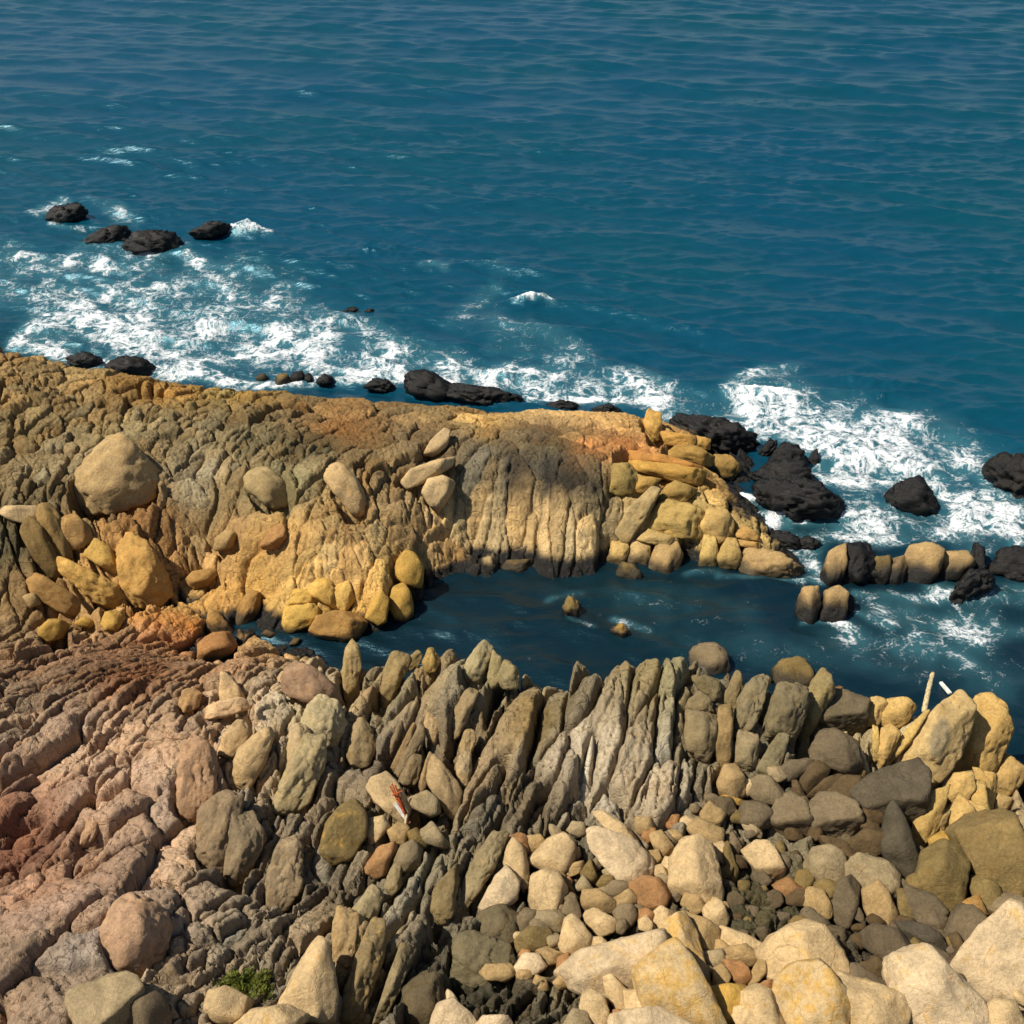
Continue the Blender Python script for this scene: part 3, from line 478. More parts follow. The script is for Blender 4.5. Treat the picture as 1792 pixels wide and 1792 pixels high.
column;L;olive tan dome;-;1072,814 1102,811 1118,834 1110,858 1087,867 1070,860
column;Y;long golden bed;long golden bed;1085,810 1170,813 1245,819 1236,847 1170,840 1112,828
column;O;upper orange bed;-;1096,792 1163,796 1242,814 1242,821 1165,816 1080,807
column;L;jointed olive tan block on the beds;-;1163,804 1186,781 1220,782 1252,798 1249,816 1214,810
column;L;olive block sloping to the weed;-;1250,799 1275,797 1297,816 1283,837 1264,837 1250,817
column;Y;thin yellow upright beds;-;1126,742 1133,718 1155,724 1160,768 1144,771;e
column;Y;yellow base of the black spur;yellow spur base;1156,757 1215,761 1218,784 1168,780
column;Y;small yellow block of the spur;-;1217,764 1242,768 1242,785 1219,785
column;Y;ragged yellow block of the spur;-;1244,764 1258,760 1291,773 1276,787 1246,785
column;L;yellow weedy block at the waterline;-;878,993 890,981 932,979 927,998 895,1009
sea;X;black wet spur running out to sea;black spur;1160,745 1170,728 1290,741 1321,755 1324,777 1312,797 1250,794 1200,780 1165,770
sea;X;black weedy rock at the head of the reef;black weedy reef;705,668 719,650 755,651 792,670 810,690 760,702 715,688
sea;X;long black reef beside the surf;-;770,690 795,668 850,679 900,690 944,700 944,712 850,709
sea;X;broad black weedy ledge on the seaward edge of the headland;seaward weed ledge;188,634 215,624 250,632 270,650 262,664 225,660 195,650
sea;X;small black weedy ledge at the headland corner;-;118,622 150,618 176,630 172,644 130,640
sea;X;little black rock washed by foam;-;553,668 566,655 582,661 580,675 560,676
sea;X;black hump at the foot of the headland's sea edge;-;636,676 655,663 682,667 694,684 660,688
sea;X;low black ledge under the surf line;-;955,708 985,700 1014,706 1004,720 968,720
sea;X;flat black ledge awash near the spur;-;1036,716 1062,707 1088,714 1080,726 1045,726
sea;X;round black stone by the surf;-;503,667 515,651 530,651 534,668
sea;X;small round black stone by the surf;-;531,668 536,653 545,654 549,669
cobble;L;olive round stone at the surf edge;-;478,668 488,655 503,655 508,668 490,676
cobble;L;brown round stone at the surf edge;-;447,662 452,655 464,654 468,664 455,668
sea;X;left half of the black sea rock;black sea rock;136,424 160,412 185,402 216,401 230,418 205,430 165,428
sea;X;right half of the black sea rock;-;222,422 246,408 300,412 319,427 302,444 255,447 230,436
sea;X;dark hump awash inside a ring of foam;awash hump;86,378 100,363 130,361 148,374 135,387 100,390;w
sea;X;low dark rock behind the breaking splash;-;332,404 368,389 400,396 398,410 350,415;w
sea;X;small dark rock awash;small awash rock;594,545 619,537 629,543 612,549
sea;X;tiny dark rock awash;-;637,545 645,539 656,542 651,548
sea;X;leaning black slab;-;1328,795 1345,768 1360,772 1352,792 1337,804
sea;X;jagged black rock crowning the reef;jagged reef crown;1348,808 1364,777 1395,781 1410,800 1406,818 1370,828 1339,824
sea;X;black shark fin shaped rock;shark fin rock;1411,813 1422,790 1427,784 1434,808 1426,818
sea;X;black rounded rock in the middle of the reef;-;1308,845 1350,810 1400,807 1423,832 1411,850 1360,853 1318,849
sea;X;broad black tapering rock in the surf;tapering black rock;1297,880 1340,850 1400,839 1431,845 1484,880 1461,899 1390,910 1328,894
sea;X;pyramid shaped black rock alone in the foam;black pyramid;1548,884 1565,860 1596,837 1613,845 1643,887 1631,899 1580,896
sea;X;round black rock cut by the right edge;round black rock;1731,833 1745,810 1792,799 1815,810 1815,870 1770,873 1740,853
sea;X;low black shelf behind the point;-;1203,884 1240,845 1280,849 1293,872 1260,889 1219,894
sea;X;dark awash ledge behind the point;-;1338,948 1360,931 1395,934 1403,957 1370,961;w
sea;X;smaller dark awash ledge;-;1393,948 1412,940 1432,944 1438,957 1405,963;w
sea;T;tan topped stack;tan stack;1438,1022 1447,970 1470,954 1477,985 1472,1032 1444,1036;u
sea;X;black weedy back of the tan stack;-;1468,1005 1474,960 1510,949 1529,975 1517,1025 1478,1030
sea;T;striped tan rock at the tip of the islet;striped islet rock;1395,1067 1401,1035 1425,1028 1434,1060 1427,1095 1403,1091;u
sea;T;square tan rock in the channel mouth;square islet rock;1436,1085 1441,1040 1460,1028 1477,1035 1480,1074 1460,1094;u
sea;X;dark flank of the square islet rock;-;1470,1048 1478,1040 1492,1045 1494,1068 1475,1080
sea;L;cracked ochre and black rock;-;1525,1016 1529,980 1550,974 1557,1000 1547,1027;u
sea;T;narrow tan block of the islet;-;1553,1026 1556,985 1575,974 1582,990 1580,1026;u
sea;T;broad tan block of the islet;broad tan islet block;1578,1015 1589,965 1615,954 1639,958 1639,992 1630,1024 1589,1025;u
sea;T;tan cap of the black islet rock;-;1640,1014 1647,975 1680,964 1699,980 1682,1007 1650,1020;u
sea;X;black foot of the islet;black islet foot;1623,1045 1650,1015 1690,1000 1702,970 1717,985 1727,1012 1702,1044 1680,1060 1638,1055
sea;X;dark ridge of the islet;-;1698,975 1710,939 1716,962 1747,970 1737,1014 1714,1016
sea;X;dark far end of the islet at the right edge;-;1738,1010 1755,969 1792,959 1815,1000 1805,1020 1750,1020
sea;L;olive stone in the channel;olive channel stone;983,1065 994,1043 1013,1053 1012,1082 994,1085
sea;Y;yellow stone in the channel;yellow channel stone;1068,1102 1084,1091 1107,1108 1096,1118 1074,1113
'''

def rock_place(kind, poly, opt=''):
    P = np.array(poly, float)
    x, y = P[:, 0], P[:, 1]; x2, y2 = np.roll(x, -1), np.roll(y, -1)
    cr = x * y2 - x2 * y; A = cr.sum() / 2
    cx = ((x + x2) * cr).sum() / (6 * A); cy = ((y + y2) * cr).sum() / (6 * A)
    size_px = math.sqrt(abs(A))
    d = ray(cx, cy)
    if kind == 'sea':
        t0 = -H_CAM / ray(cx, P[:, 1].max() - 0.25 * np.ptp(P[:, 1]))[2]
        h0 = CAM + d * t0
    else:
        h0 = hit(cx, cy)
        if h0[2] < 0: h0 = at(cx, cy, 0.0)
        t0 = np.linalg.norm(h0 - CAM)
        foot = hit(cx, P[:, 1].max() + 4)                 # crest rocks stand on what lies at their foot
        if kind in ('slab', 'column') and foot[2] - h0[2] > 0.25 and h0[2] < 1.5 and foot[2] > .6:
            t0 = np.linalg.norm(foot - CAM) + 0.5 * np.ptp(P[:, 1]) * np.linalg.norm(foot - CAM) / FPX * .8
            h0 = CAM + d * t0
    k = t0 / FPX / np.dot(d, c_f)
    R = size_px * k * 0.5
    lift = {'boulder': 0.42, 'cobble': 0.45, 'slab': 0.12, 'column': -0.05, 'sea': 0.12}[kind] * R
    if 'e' in opt: lift -= 0.6 * R
    return P, A, (cx, cy), size_px, d, h0, k, R, h0 - d * lift

rows = []
for ln in ROCKS.strip().splitlines():
    f = ln.split(';')
    poly = [tuple(map(float, s.split(','))) for s in f[4].split()]
    rows.append((f[0], f[1], f[2], None if f[3] == '-' else f[3], poly, f[5] if len(f) > 5 else ''))

def inside(pt, poly, grow=1.0):
    P = np.array(poly); c = P.mean(0); P = c + (P - c) * grow
    x, y = pt; ins = False; j = len(P) - 1
    for i in range(len(P)):
        if (P[i, 1] > y) != (P[j, 1] > y) and x < (P[j, 0] - P[i, 0]) * (y - P[i, 1]) / (P[j, 1] - P[i, 1]) + P[i, 0]: ins = not ins
        j = i
    return ins

# ---------------------------------------------------------------- helpers for objects
def tag(o, label, cat, group=None, kind=None):
    o['label'] = label
    o['category'] = cat
    if group: o['group'] = group
    if kind: o['kind'] = kind
    return o

def mesh_from(name, V, F, mats, smooth=True, attrs=None, parent=None):
    me = bpy.data.meshes.new(name)
    V = np.asarray(V, np.float32); F = np.asarray(F, np.int32)
    me.vertices.add(len(V)); me.vertices.foreach_set('co', V.ravel())
    k = F.shape[1]
    me.loops.add(F.size); me.loops.foreach_set('vertex_index', F.ravel())
    me.polygons.add(len(F))
    me.polygons.foreach_set('loop_start', np.arange(0, F.size, k, dtype=np.int32))
    me.polygons.foreach_set('use_smooth', np.full(len(F), smooth))
    for nm, (ty, arr) in (attrs or {}).items():
        a = me.attributes.new(nm, ty, 'POINT')
        a.data.foreach_set('color' if ty == 'FLOAT_COLOR' else 'value', np.asarray(arr, np.float32).ravel())
    me.update(calc_edges=True); me.validate()
    for m in (mats if isinstance(mats, (list, tuple)) else [mats]):
        me.materials.append(m)
    o = bpy.data.objects.new(name, me)
    COL.objects.link(o)
    if parent: o.parent = parent
    return o

def rgba(c):
    return np.concatenate([c, np.ones((len(c), 1))], 1)

# ---------------------------------------------------------------- materials
def new_mat(name):
    m = bpy.data.materials.new(name); m.use_nodes = True
    nt = m.node_tree
    return m, nt, nt.nodes['Principled BSDF']

def N(nt, ty, **kw):
    n = nt.nodes.new(ty)
    for k, v in kw.items():
        if k in n.inputs.keys(): n.inputs[k].default_value = v
        else: setattr(n, k, v)
    return n

def math_n(nt, op, a, b=None, c=None, clamp=False):
    n = nt.nodes.new('ShaderNodeMath'); n.operation = op; n.use_clamp = clamp
    for i, s in enumerate((a, b, c)):
        if s is None: continue
        if isinstance(s, (int, float)): n.inputs[i].default_value = s
        else: nt.links.new(s, n.inputs[i])
    return n.outputs[0]

def ramp(nt, src, lo, hi, a=0.0, b=1.0):
    n = nt.nodes.new('ShaderNodeMapRange'); n.interpolation_type = 'SMOOTHSTEP'
    nt.links.new(src, n.inputs['Value'])
    for k, v in (('From Min', lo), ('From Max', hi), ('To Min', a), ('To Max', b)):
        if isinstance(v, (int, float)): n.inputs[k].default_value = v
        else: nt.links.new(v, n.inputs[k])
    return n.outputs['Result']

def mixc(nt, fac, a, b, blend='MIX'):
    n = nt.nodes.new('ShaderNodeMix'); n.data_type = 'RGBA'; n.blend_type = blend
    for s, i in ((fac, 0), (a, 6), (b, 7)):
        if isinstance(s, (int, float)): n.inputs[i].default_value = s
        elif isinstance(s, tuple): n.inputs[i].default_value = s
        else: nt.links.new(s, n.inputs[i])
    return n.outputs[2]

def rock_material(name, fine=1.0, bump=1.0, cracks=1.0):
    m, nt, bs = new_mat(name)
    L = nt.links.new
    pos = N(nt, 'ShaderNodeNewGeometry').outputs['Position']
    col = N(nt, 'ShaderNodeAttribute', attribute_name='Col').outputs['Color']
    wet = N(nt, 'ShaderNodeAttribute', attribute_name='wet').outputs['Fac']
    def noise(scale, det=6.0, rough=0.6):
        n = N(nt, 'ShaderNodeTexNoise', Scale=scale, Detail=det, Roughness=rough)
        L(pos, n.inputs['Vector']); return n.outputs['Fac']
    n1 = noise(3.1, 5); n2 = noise(17.0 * fine, 6, 0.7); n3 = noise(70.0 * fine, 3, 0.6)
    # mottling: mineral grains and weathering blotches
    v = math_n(nt, 'ADD', ramp(nt, n1, 0.3, 0.7, 0.80, 1.16), ramp(nt, n2, 0.25, 0.75, -0.20, 0.22))
    v = math_n(nt, 'ADD', v, ramp(nt, n3, 0.25, 0.75, -0.14, 0.14))
    vv = N(nt, 'ShaderNodeCombineColor')
    for k in range(3): L(v, vv.inputs[k])
    c = mixc(nt, 1.0, col, vv.outputs[0], 'MULTIPLY')
    # thin ochre film in blotches
    n4 = noise(6.0, 4, 0.65)
    c = mixc(nt, ramp(nt, n4, 0.56, 0.74, 0.0, 0.45), c, mixc(nt, 1.0, c, (1.12, 0.92, 0.62, 1), 'MULTIPLY'))
    # small dark lichen spots
    vo = N(nt, 'ShaderNodeTexVoronoi', Scale=26.0 * fine, Randomness=1.0); L(pos, vo.inputs['Vector'])
    spot = math_n(nt, 'MULTIPLY', ramp(nt, vo.outputs['Distance'], 0.12, 0.26, 1.0, 0.0), ramp(nt, n1, 0.5, 0.62))
    c = mixc(nt, math_n(nt, 'MULTIPLY', spot, 0.55), c, mixc(nt, 1.0, c, (0.4, 0.38, 0.34, 1), 'MULTIPLY'))
    L(ramp(nt, wet, 0.0, 1.0, 0.9, 0.42), bs.inputs['Roughness'])
    L(ramp(nt, wet, 0.0, 1.0, 0.16, 0.28), bs.inputs['Specular IOR Level'])
    h = math_n(nt, 'ADD', math_n(nt, 'MULTIPLY', n2, 1.0), math_n(nt, 'MULTIPLY', n3, 0.5))
    # hairline cracks and chipped edges
    wn = N(nt, 'ShaderNodeTexNoise', Scale=2.3, Detail=4.0); L(pos, wn.inputs['Vector'])
    wp = N(nt, 'ShaderNodeVectorMath', operation='MULTIPLY_ADD'); L(wn.outputs['Color'], wp.inputs[0]); wp.inputs[1].default_value = (.45, .45, .45); L(pos, wp.inputs[2])
    for sc, am in ((2.2, 1.0), (5.5, .6)):
        ve = N(nt, 'ShaderNodeTexVoronoi', feature='DISTANCE_TO_EDGE', Scale=sc); L(wp.outputs[0], ve.inputs['Vector'])
        h = math_n(nt, 'SUBTRACT', h, math_n(nt, 'MULTIPLY', ramp(nt, ve.outputs['Distance'], 0.0, 0.045, 1.0, 0.0), am * cracks))
        # joints are tinted brown-black here and there
        ln = math_n(nt, 'MULTIPLY', ramp(nt, ve.outputs['Distance'], 0.004, 0.03, 1.0, 0.0), ramp(nt, n1, 0.45, 0.6))
        c = mixc(nt, math_n(nt, 'MULTIPLY', ln, min(.75, 1.8 * cracks)), c, mixc(nt, 1.0, c, (0.30, 0.25, 0.18, 1), 'MULTIPLY'))
    L(c, bs.inputs['Base Color'])
    b = N(nt, 'ShaderNodeBump', Strength=0.9 * bump, Distance=0.045)
    L(h, b.inputs['Height']); L(b.outputs[0], bs.inputs['Normal'])
    return m

M_BED = rock_material('bedrock_rough', cracks=0.3)
M_STONE = rock_material('boulder_stone', fine=1.2, bump=0.7, cracks=0.15)

# ---------------------------------------------------------------- bedrock: one height sheet
STEP = 0.023
gx = np.arange(GX0, GX1, STEP); gy = np.arange(GY0, GY1, STEP)
NX, NY = len(gx), len(gy)
X, Y = np.meshgrid(gx, gy)
B0 = base_z(X, Y)
B0 = B0 + 0.14 * fbm2(X * 0.45, Y * 0.45, 3) * sstep(-0.6, 0.4, B0)

def field(F, x, y): return bil(F, x, y)

def make_seeds(n, mul_a, mul_b, mul_h, dens):
    xs = rng.uniform(GX0, GX1, n); ys = rng.uniform(GY0, GY1, n)
    bz = base_z(xs, ys)
    a = np.exp(field(F_a, xs, ys)) * mul_a; b = np.exp(field(F_b, xs, ys)) * mul_b
    var = np.exp(0.75 * np.clip(fbm2(xs * 0.42 + 15, ys * 0.42 - 40, 2) * 1.6, -1, 1) + 0.12)       # fine and coarse jointing alternate
    a = a * var; b = b * var
    keep = (bz > -0.6) & (rng.uniform(0, 1, n) < dens / (a * b))
    xs, ys, a, b, var = xs[keep], ys[keep], a[keep], b[keep], var[keep]
    ang = 0.5 * np.arctan2(field(F_s2, xs, ys), field(F_c2, xs, ys)) + rng.normal(0, 0.09, len(xs))
    ang += 0.22 * noise2(xs * 0.5 + 31, ys * 0.5)                # slabs of one bed bend together
    h = field(F_h, xs, ys) * mul_h * var ** .5
    a *= np.exp(rng.normal(0, 0.32, len(xs))); b *= np.exp(rng.normal(0, 0.30, len(xs)))
    h *= np.exp(rng.normal(0, 0.25, len(xs)))
    return np.stack([xs, ys, ang, a, b, h], 1)

def cells(sd, reach=2.3):
    """joint-bounded blocks: nearest and second nearest block centre in each block's own stretched metric"""
    D1 = np.full(X.shape, 9.0, np.float32); D2 = np.full(X.shape, 9.0, np.float32); I1 = np.full(X.shape, -1, np.int32)
    for k, (sx, sy, an, a, b, h) in enumerate(sd):
        ca, sa = math.cos(an), math.sin(an)
        ex = reach * math.hypot(a * ca, b * sa); ey = reach * math.hypot(a * sa, b * ca)
        i0 = max(0, int((sx - ex - GX0) / STEP)); i1 = min(NX, int((sx + ex - GX0) / STEP) + 2)
        j0 = max(0, int((sy - ey - GY0) / STEP)); j1 = min(NY, int((sy + ey - GY0) / STEP) + 2)
        if i1 <= i0 or j1 <= j0: continue
        dx = WX[j0:j1, i0:i1] - sx; dy = WY[j0:j1, i0:i1] - sy
        u = (dx * ca + dy * sa) / a; v = (dx * -sa + dy * ca) / b
        q = (np.abs(u) ** 2.6 + np.abs(v) ** 2.6) ** (1 / 2.6)
        s1 = D1[j0:j1, i0:i1]; s2 = D2[j0:j1, i0:i1]
        w = q < s1
        s2[...] = np.where(w, s1, np.minimum(s2, q))
        s1[w] = q[w]
        I1[j0:j1, i0:i1][w] = k
    return D1, D2, I1

# joints are wavy, not ruled
_w1 = fbm2(X * 1.3, Y * 1.3, 3); _w2 = fbm2(X * 1.3 + 60, Y * 1.3 - 20, 3)
_w3 = noise2(X * 6.1, Y * 6.1); _w4 = noise2(X * 6.1 + 30, Y * 6.1)
WX = X + 0.10 * _w1 + 0.022 * _w3; WY = Y + 0.10 * _w2 + 0.022 * _w4
seeds = make_seeds(60000, 1.0, 1.0, 1.0, 0.0048)
D1, D2, ID = cells(seeds)
kk = np.clip(ID, 0, None)
tilt = rng.normal(0.55, 0.40, len(seeds)); offs = rng.normal(0, 0.30, len(seeds)); slope = rng.normal(0, 0.3, len(seeds))
an = seeds[kk, 2]; ca, sa = np.cos(an), np.sin(an)
u = ((WX - seeds[kk, 0]) * ca + (WY - seeds[kk, 1]) * sa); v = (-(WX - seeds[kk, 0]) * sa + (WY - seeds[kk, 1]) * ca)
un = np.clip(u / seeds[kk, 3], -1.4, 1.4); vn = np.clip(v / seeds[kk, 4], -1.4, 1.4)
hh = seeds[kk, 5]
e = np.clip(D2 - D1, 0, 2)
sgn = np.where(sa > 0, 1.0, -1.0)
dome = 1 - (1 - np.clip(e / 0.75, 0, 1)) ** 2.4
rel = 0.45 + 0.55 * sstep(-.35, .25, fbm2(X * .35 - 6, Y * .35 + 14, 3))     # massive and broken rock
rel = np.maximum(rel, sstep(.2, .28, field(F_h, X, Y)))
D = hh * rel * (0.95 * dome - 0.62 + 0.42 * tilt[kk] * (-vn * sgn) + 0.25 * slope[kk] * un + offs[kk]) - 0.45 * hh * np.exp(-(e / 0.085) ** 2)
# smaller blocks inside the big ones
sd2 = make_seeds(150000, 0.42, 0.50, 1.0, 0.0011)
E1, E2, I2 = cells(sd2, 2.0)
e2 = np.clip(E2 - E1, 0, 2); k2 = np.clip(I2, 0, None)
m2 = 0.25 + 0.75 * sstep(-0.15, 0.35, fbm2(X * 0.55 + 11, Y * 0.55, 3))
off2 = rng.normal(0, 1, len(sd2))
D += m2 * hh * (0.30 * (1 - (1 - np.clip(e2 / 0.6, 0, 1)) ** 2.2) - 0.16 * np.exp(-(e2 / 0.1) ** 2) + 0.10 * off2[k2] - 0.15)
# blades that stand out of the beds
bl = make_seeds(9000, 1.25, 1.0, 1.0, 0.0011)
bl = bl[(bl[:, 5] > 0.20)]
for (sx, sy, an_, a, b, h) in bl:
    ca_, sa_ = math.cos(an_), math.sin(an_)
    ex = abs(a * ca_) + abs(b * sa_); ey = abs(a * sa_) + abs(b * ca_)
    i0 = max(0, int((sx - ex - GX0) / STEP)); i1 = min(NX, int((sx + ex - GX0) / STEP) + 2)
    j0 = max(0, int((sy - ey - GY0) / STEP)); j1 = min(NY, int((sy + ey - GY0) / STEP) + 2)
    if i1 <= i0 or j1 <= j0: continue
    dx = WX[j0:j1, i0:i1] - sx; dy = WY[j0:j1, i0:i1] - sy
    uu_ = (dx * ca_ + dy * sa_) / a; vv_ = (dx * -sa_ + dy * ca_) / b
    q = np.abs(uu_) ** 3.2 + np.abs(vv_) ** 4
    z = np.where(q < 1, h * (1.1 * (1 - np.clip(q, 0, 1)) ** 0.36 - .45 + 0.3 * (-vv_ * (1 if sa_ > 0 else -1))), -9)
    D[j0:j1, i0:i1] = np.maximum(D[j0:j1, i0:i1], z)
del E1, E2, un, vn, dome, e2, m2
# per-slab bedding lines and grain
phs = (kk * 7.31) % 97
str_amt = 0.35 + 0.65 * sstep(-0.2, 0.5, noise2(X * 0.4 + 50, Y * 0.4))
strata = noise2(v * 11 + phs, u * 1.6 + phs) + 0.6 * noise2(v * 24 + phs, u * 3.0)
warp = fbm2(X * 2.2 + 5, Y * 2.2, 3)
rid = 1 - np.abs(fbm2(X * 2.6 + warp * .8, Y * 2.6 - warp * .6, 4)) * 2.6       # cracks
joint = np.abs(noise2(u * 1.5 + phs * 3, v * 0.5 + phs))
joint = -0.055 * np.clip(1 - joint / 0.035, 0, 1) * sstep(-.1, .3, noise2(X * .8 + 9, Y * .8))
crack = joint - 0.10 * np.clip((rid - 0.88) / 0.12, 0, 1) ** 2
detail = 0.020 * strata * str_amt + 0.055 * fbm2(X * 3.3, Y * 3.3, 4, 0.6) + 0.034 * fbm2(X * 11, Y * 11, 3, 0.65) + crack
land = sstep(-0.9, 0.1, B0) * (1.15 - 0.10 * sstep(17, 20, Y))
Zb = B0 + D * land + detail
# bedding ledges across the headland
st_ = 0.24; zt = (Zb + 0.35 * fbm2(X * .5 + 3, Y * .5, 2) + 0.10 * X * .2) / st_; fr = zt - np.floor(zt)
mk = sstep(-.2, .3, fbm2(X * .5 - 30, Y * .5 + 9, 3)) * sstep(18.5, 20, Y)
Zb += st_ * (sstep(.2, .8, fr) - fr) * mk * .35
del u, v, strata, warp, rid

# sockets: every single rock sits in the ledge, not under it
def carve(poly, kind, opt=''):
    P, A, c, size_px, d, h0, k, R, C = rock_place(kind, poly, opt)
    m = 1.3 * size_px * k + .3
    i0 = max(0, int((C[0] - m - GX0) / STEP)); i1 = min(NX, int((C[0] + m - GX0) / STEP) + 1)
    j0 = max(0, int((C[1] - 2.2 * m - GY0) / STEP)); j1 = min(NY, int((C[1] + 1.6 * m - GY0) / STEP) + 1)
    if i1 <= i0 or j1 <= j0: return
    xs = X[j0:j1, i0:i1]; ys = Y[j0:j1, i0:i1]; zs = Zb[j0:j1, i0:i1]
    V = np.stack([xs, ys, zs], -1) - CAM
    dep = V @ c_f
    U = IMG / 2 + FPX * (V @ c_r) / dep; W = IMG / 2 - FPX * (V @ c_u) / dep
    cen = np.array(c); Pg = cen + (P - cen) * 1.0
    ins = np.zeros(U.shape, bool); j = len(Pg) - 1
    for i in range(len(Pg)):
        xi, yi = Pg[i]; xj, yj = Pg[j]
        if yi != yj:
            ins ^= ((yi > W) != (yj > W)) & (U < (xj - xi) * (W - yi) / (yj - yi) + xi)
        j = i
    s = (V + CAM - C) @ d
    low = np.where(ins & (s < 0.04 * R), (0.04 * R - s) / d[2], 0)
    zs += np.clip(low, -1.2, 0)
Zpre = Zb.copy()
if 'rows' in globals():
    for rw in rows:
        if rw[0] != 'sea': carve(rw[4], rw[0], rw[5])
dug = Zpre - Zb
for ax_ in (0, 1):                       # no thin walls left standing between two sockets
    m_ = dug.copy()
    for s_ in (-3, -2, -1, 1, 2, 3): m_ = np.maximum(m_, np.roll(dug, s_, ax_))
    dug = m_
for ax_ in (0, 1):
    dug = (dug + np.roll(dug, 1, ax_) + np.roll(dug, -1, ax_) + np.roll(dug, 2, ax_) + np.roll(dug, -2, ax_)) / 5
Zb = np.minimum(Zb, Zpre - np.maximum(dug, 0) * 0.9)

# colour
wx = 0.35 * fbm2(X * 1.1 + 3, Y * 1.1, 3); wy = 0.35 * fbm2(X * 1.1 - 8, Y * 1.1 + 20, 3)
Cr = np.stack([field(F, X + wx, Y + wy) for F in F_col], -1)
jit = np.random.default_rng(8).normal(0, 1, (len(seeds), 2))
Cr *= 1.20
Cr *= np.exp(0.15 * jit[kk, 0])[..., None]
hue = 0.07 * jit[kk, 1]
Cr *= np.stack([1 + hue * .6, 1 + 0 * hue, 1 - hue], -1)
oc = sstep(0.1, 0.5, fbm2(X * 0.9 + 70, Y * 0.9, 4))[..., None] * 0.35
Cr = Cr * (1 - oc) + Cr * np.array([1.08, 0.9, 0.6]) * oc
nearw = (1 - sstep(-.3, .5, Y - np.interp(X, [at(q, r_, .1)[0] for q, r_ in ((0, 1120), (600, 1125), (900, 1090), (1800, 1210))], [at(q, r_, .1)[1] for q, r_ in ((0, 1120), (600, 1125), (900, 1090), (1800, 1210))])))[..., None] * .22
lum = (Cr @ np.array([.3, .6, .1]))[..., None]
nearw = np.maximum(nearw, .10)
Cr = Cr * (1 - nearw) + lum * np.array([1.02, 1.0, .93]) * nearw
wl = field(F_wet, X, Y)
edge = wl + 0.30 * wl * fbm2(X * 2.5, Y * 2.5, 4) + 0.06 * fbm2(X * 6, Y * 6, 3)
wet = 1 - sstep(edge * 0.75 - 0.02, edge * 1.05 + 0.06, Zb)
weed = np.array([0.014, 0.012, 0.009]) * (1 + 0.5 * fbm2(X * 9, Y * 9, 3))[..., None]
Cr = Cr * (1 - wet[..., None]) + weed * wet[..., None]
Cr = np.clip(Cr, 0.004, 0.85)

# the gully and channel part the shore ledge from the headland
_split = [at(px, py, 0.1) for px, py in [(-700, 1125), (0, 1125), (120, 1112), (250, 1130), (330, 1152), (400, 1128), (500, 1110), (600, 1125), (700, 1130), (900, 1090), (1200, 1085), (1500, 1150), (1792, 1200), (2100, 1230)]]
sxs = [p[0] for p in _split]; sys_ = [p[1] for p in _split]
ysplit = np.interp(gx, sxs, sys_)
idx = np.arange(NX * NY).reshape(NY, NX)
quad = np.stack([idx[:-1, :-1], idx[:-1, 1:], idx[1:, 1:], idx[1:, :-1]], -1)
zq = np.maximum(np.maximum(Zb[:-1, :-1], Zb[:-1, 1:]), np.maximum(Zb[1:, :-1], Zb[1:, 1:]))
alive = zq > -0.7
far = (gy[:-1, None] + 0 * gx[None, :-1]) > ysplit[None, :-1]
Vall = np.stack([X, Y, Zb], -1).reshape(-1, 3); Call = Cr.reshape(-1, 3); Wall = wet.reshape(-1)
for nm, sel, lab, cat in (('rocky_shore', alive & ~far, 'broad ledge of tilted grey and tan rock slabs in the foreground', 'rocky shore'),
                          ('rocky_headland', alive & far, 'ochre and grey rock headland beyond the dark channel, black weed on its sea edge', 'rocky headland')):
    Q = quad[sel]
    used = np.unique(Q); remap = np.full(NX * NY, -1, np.int32); remap[used] = np.arange(len(used))
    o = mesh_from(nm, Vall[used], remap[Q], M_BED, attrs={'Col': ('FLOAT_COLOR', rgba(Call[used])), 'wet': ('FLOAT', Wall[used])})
    tag(o, lab, cat, kind='structure')
def top_z(x, y):
    i = int(np.clip((x - GX0) / STEP, 0, NX - 1)); j = int(np.clip((y - GY0) / STEP, 0, NY - 1))
    return float(Zb[j, i])

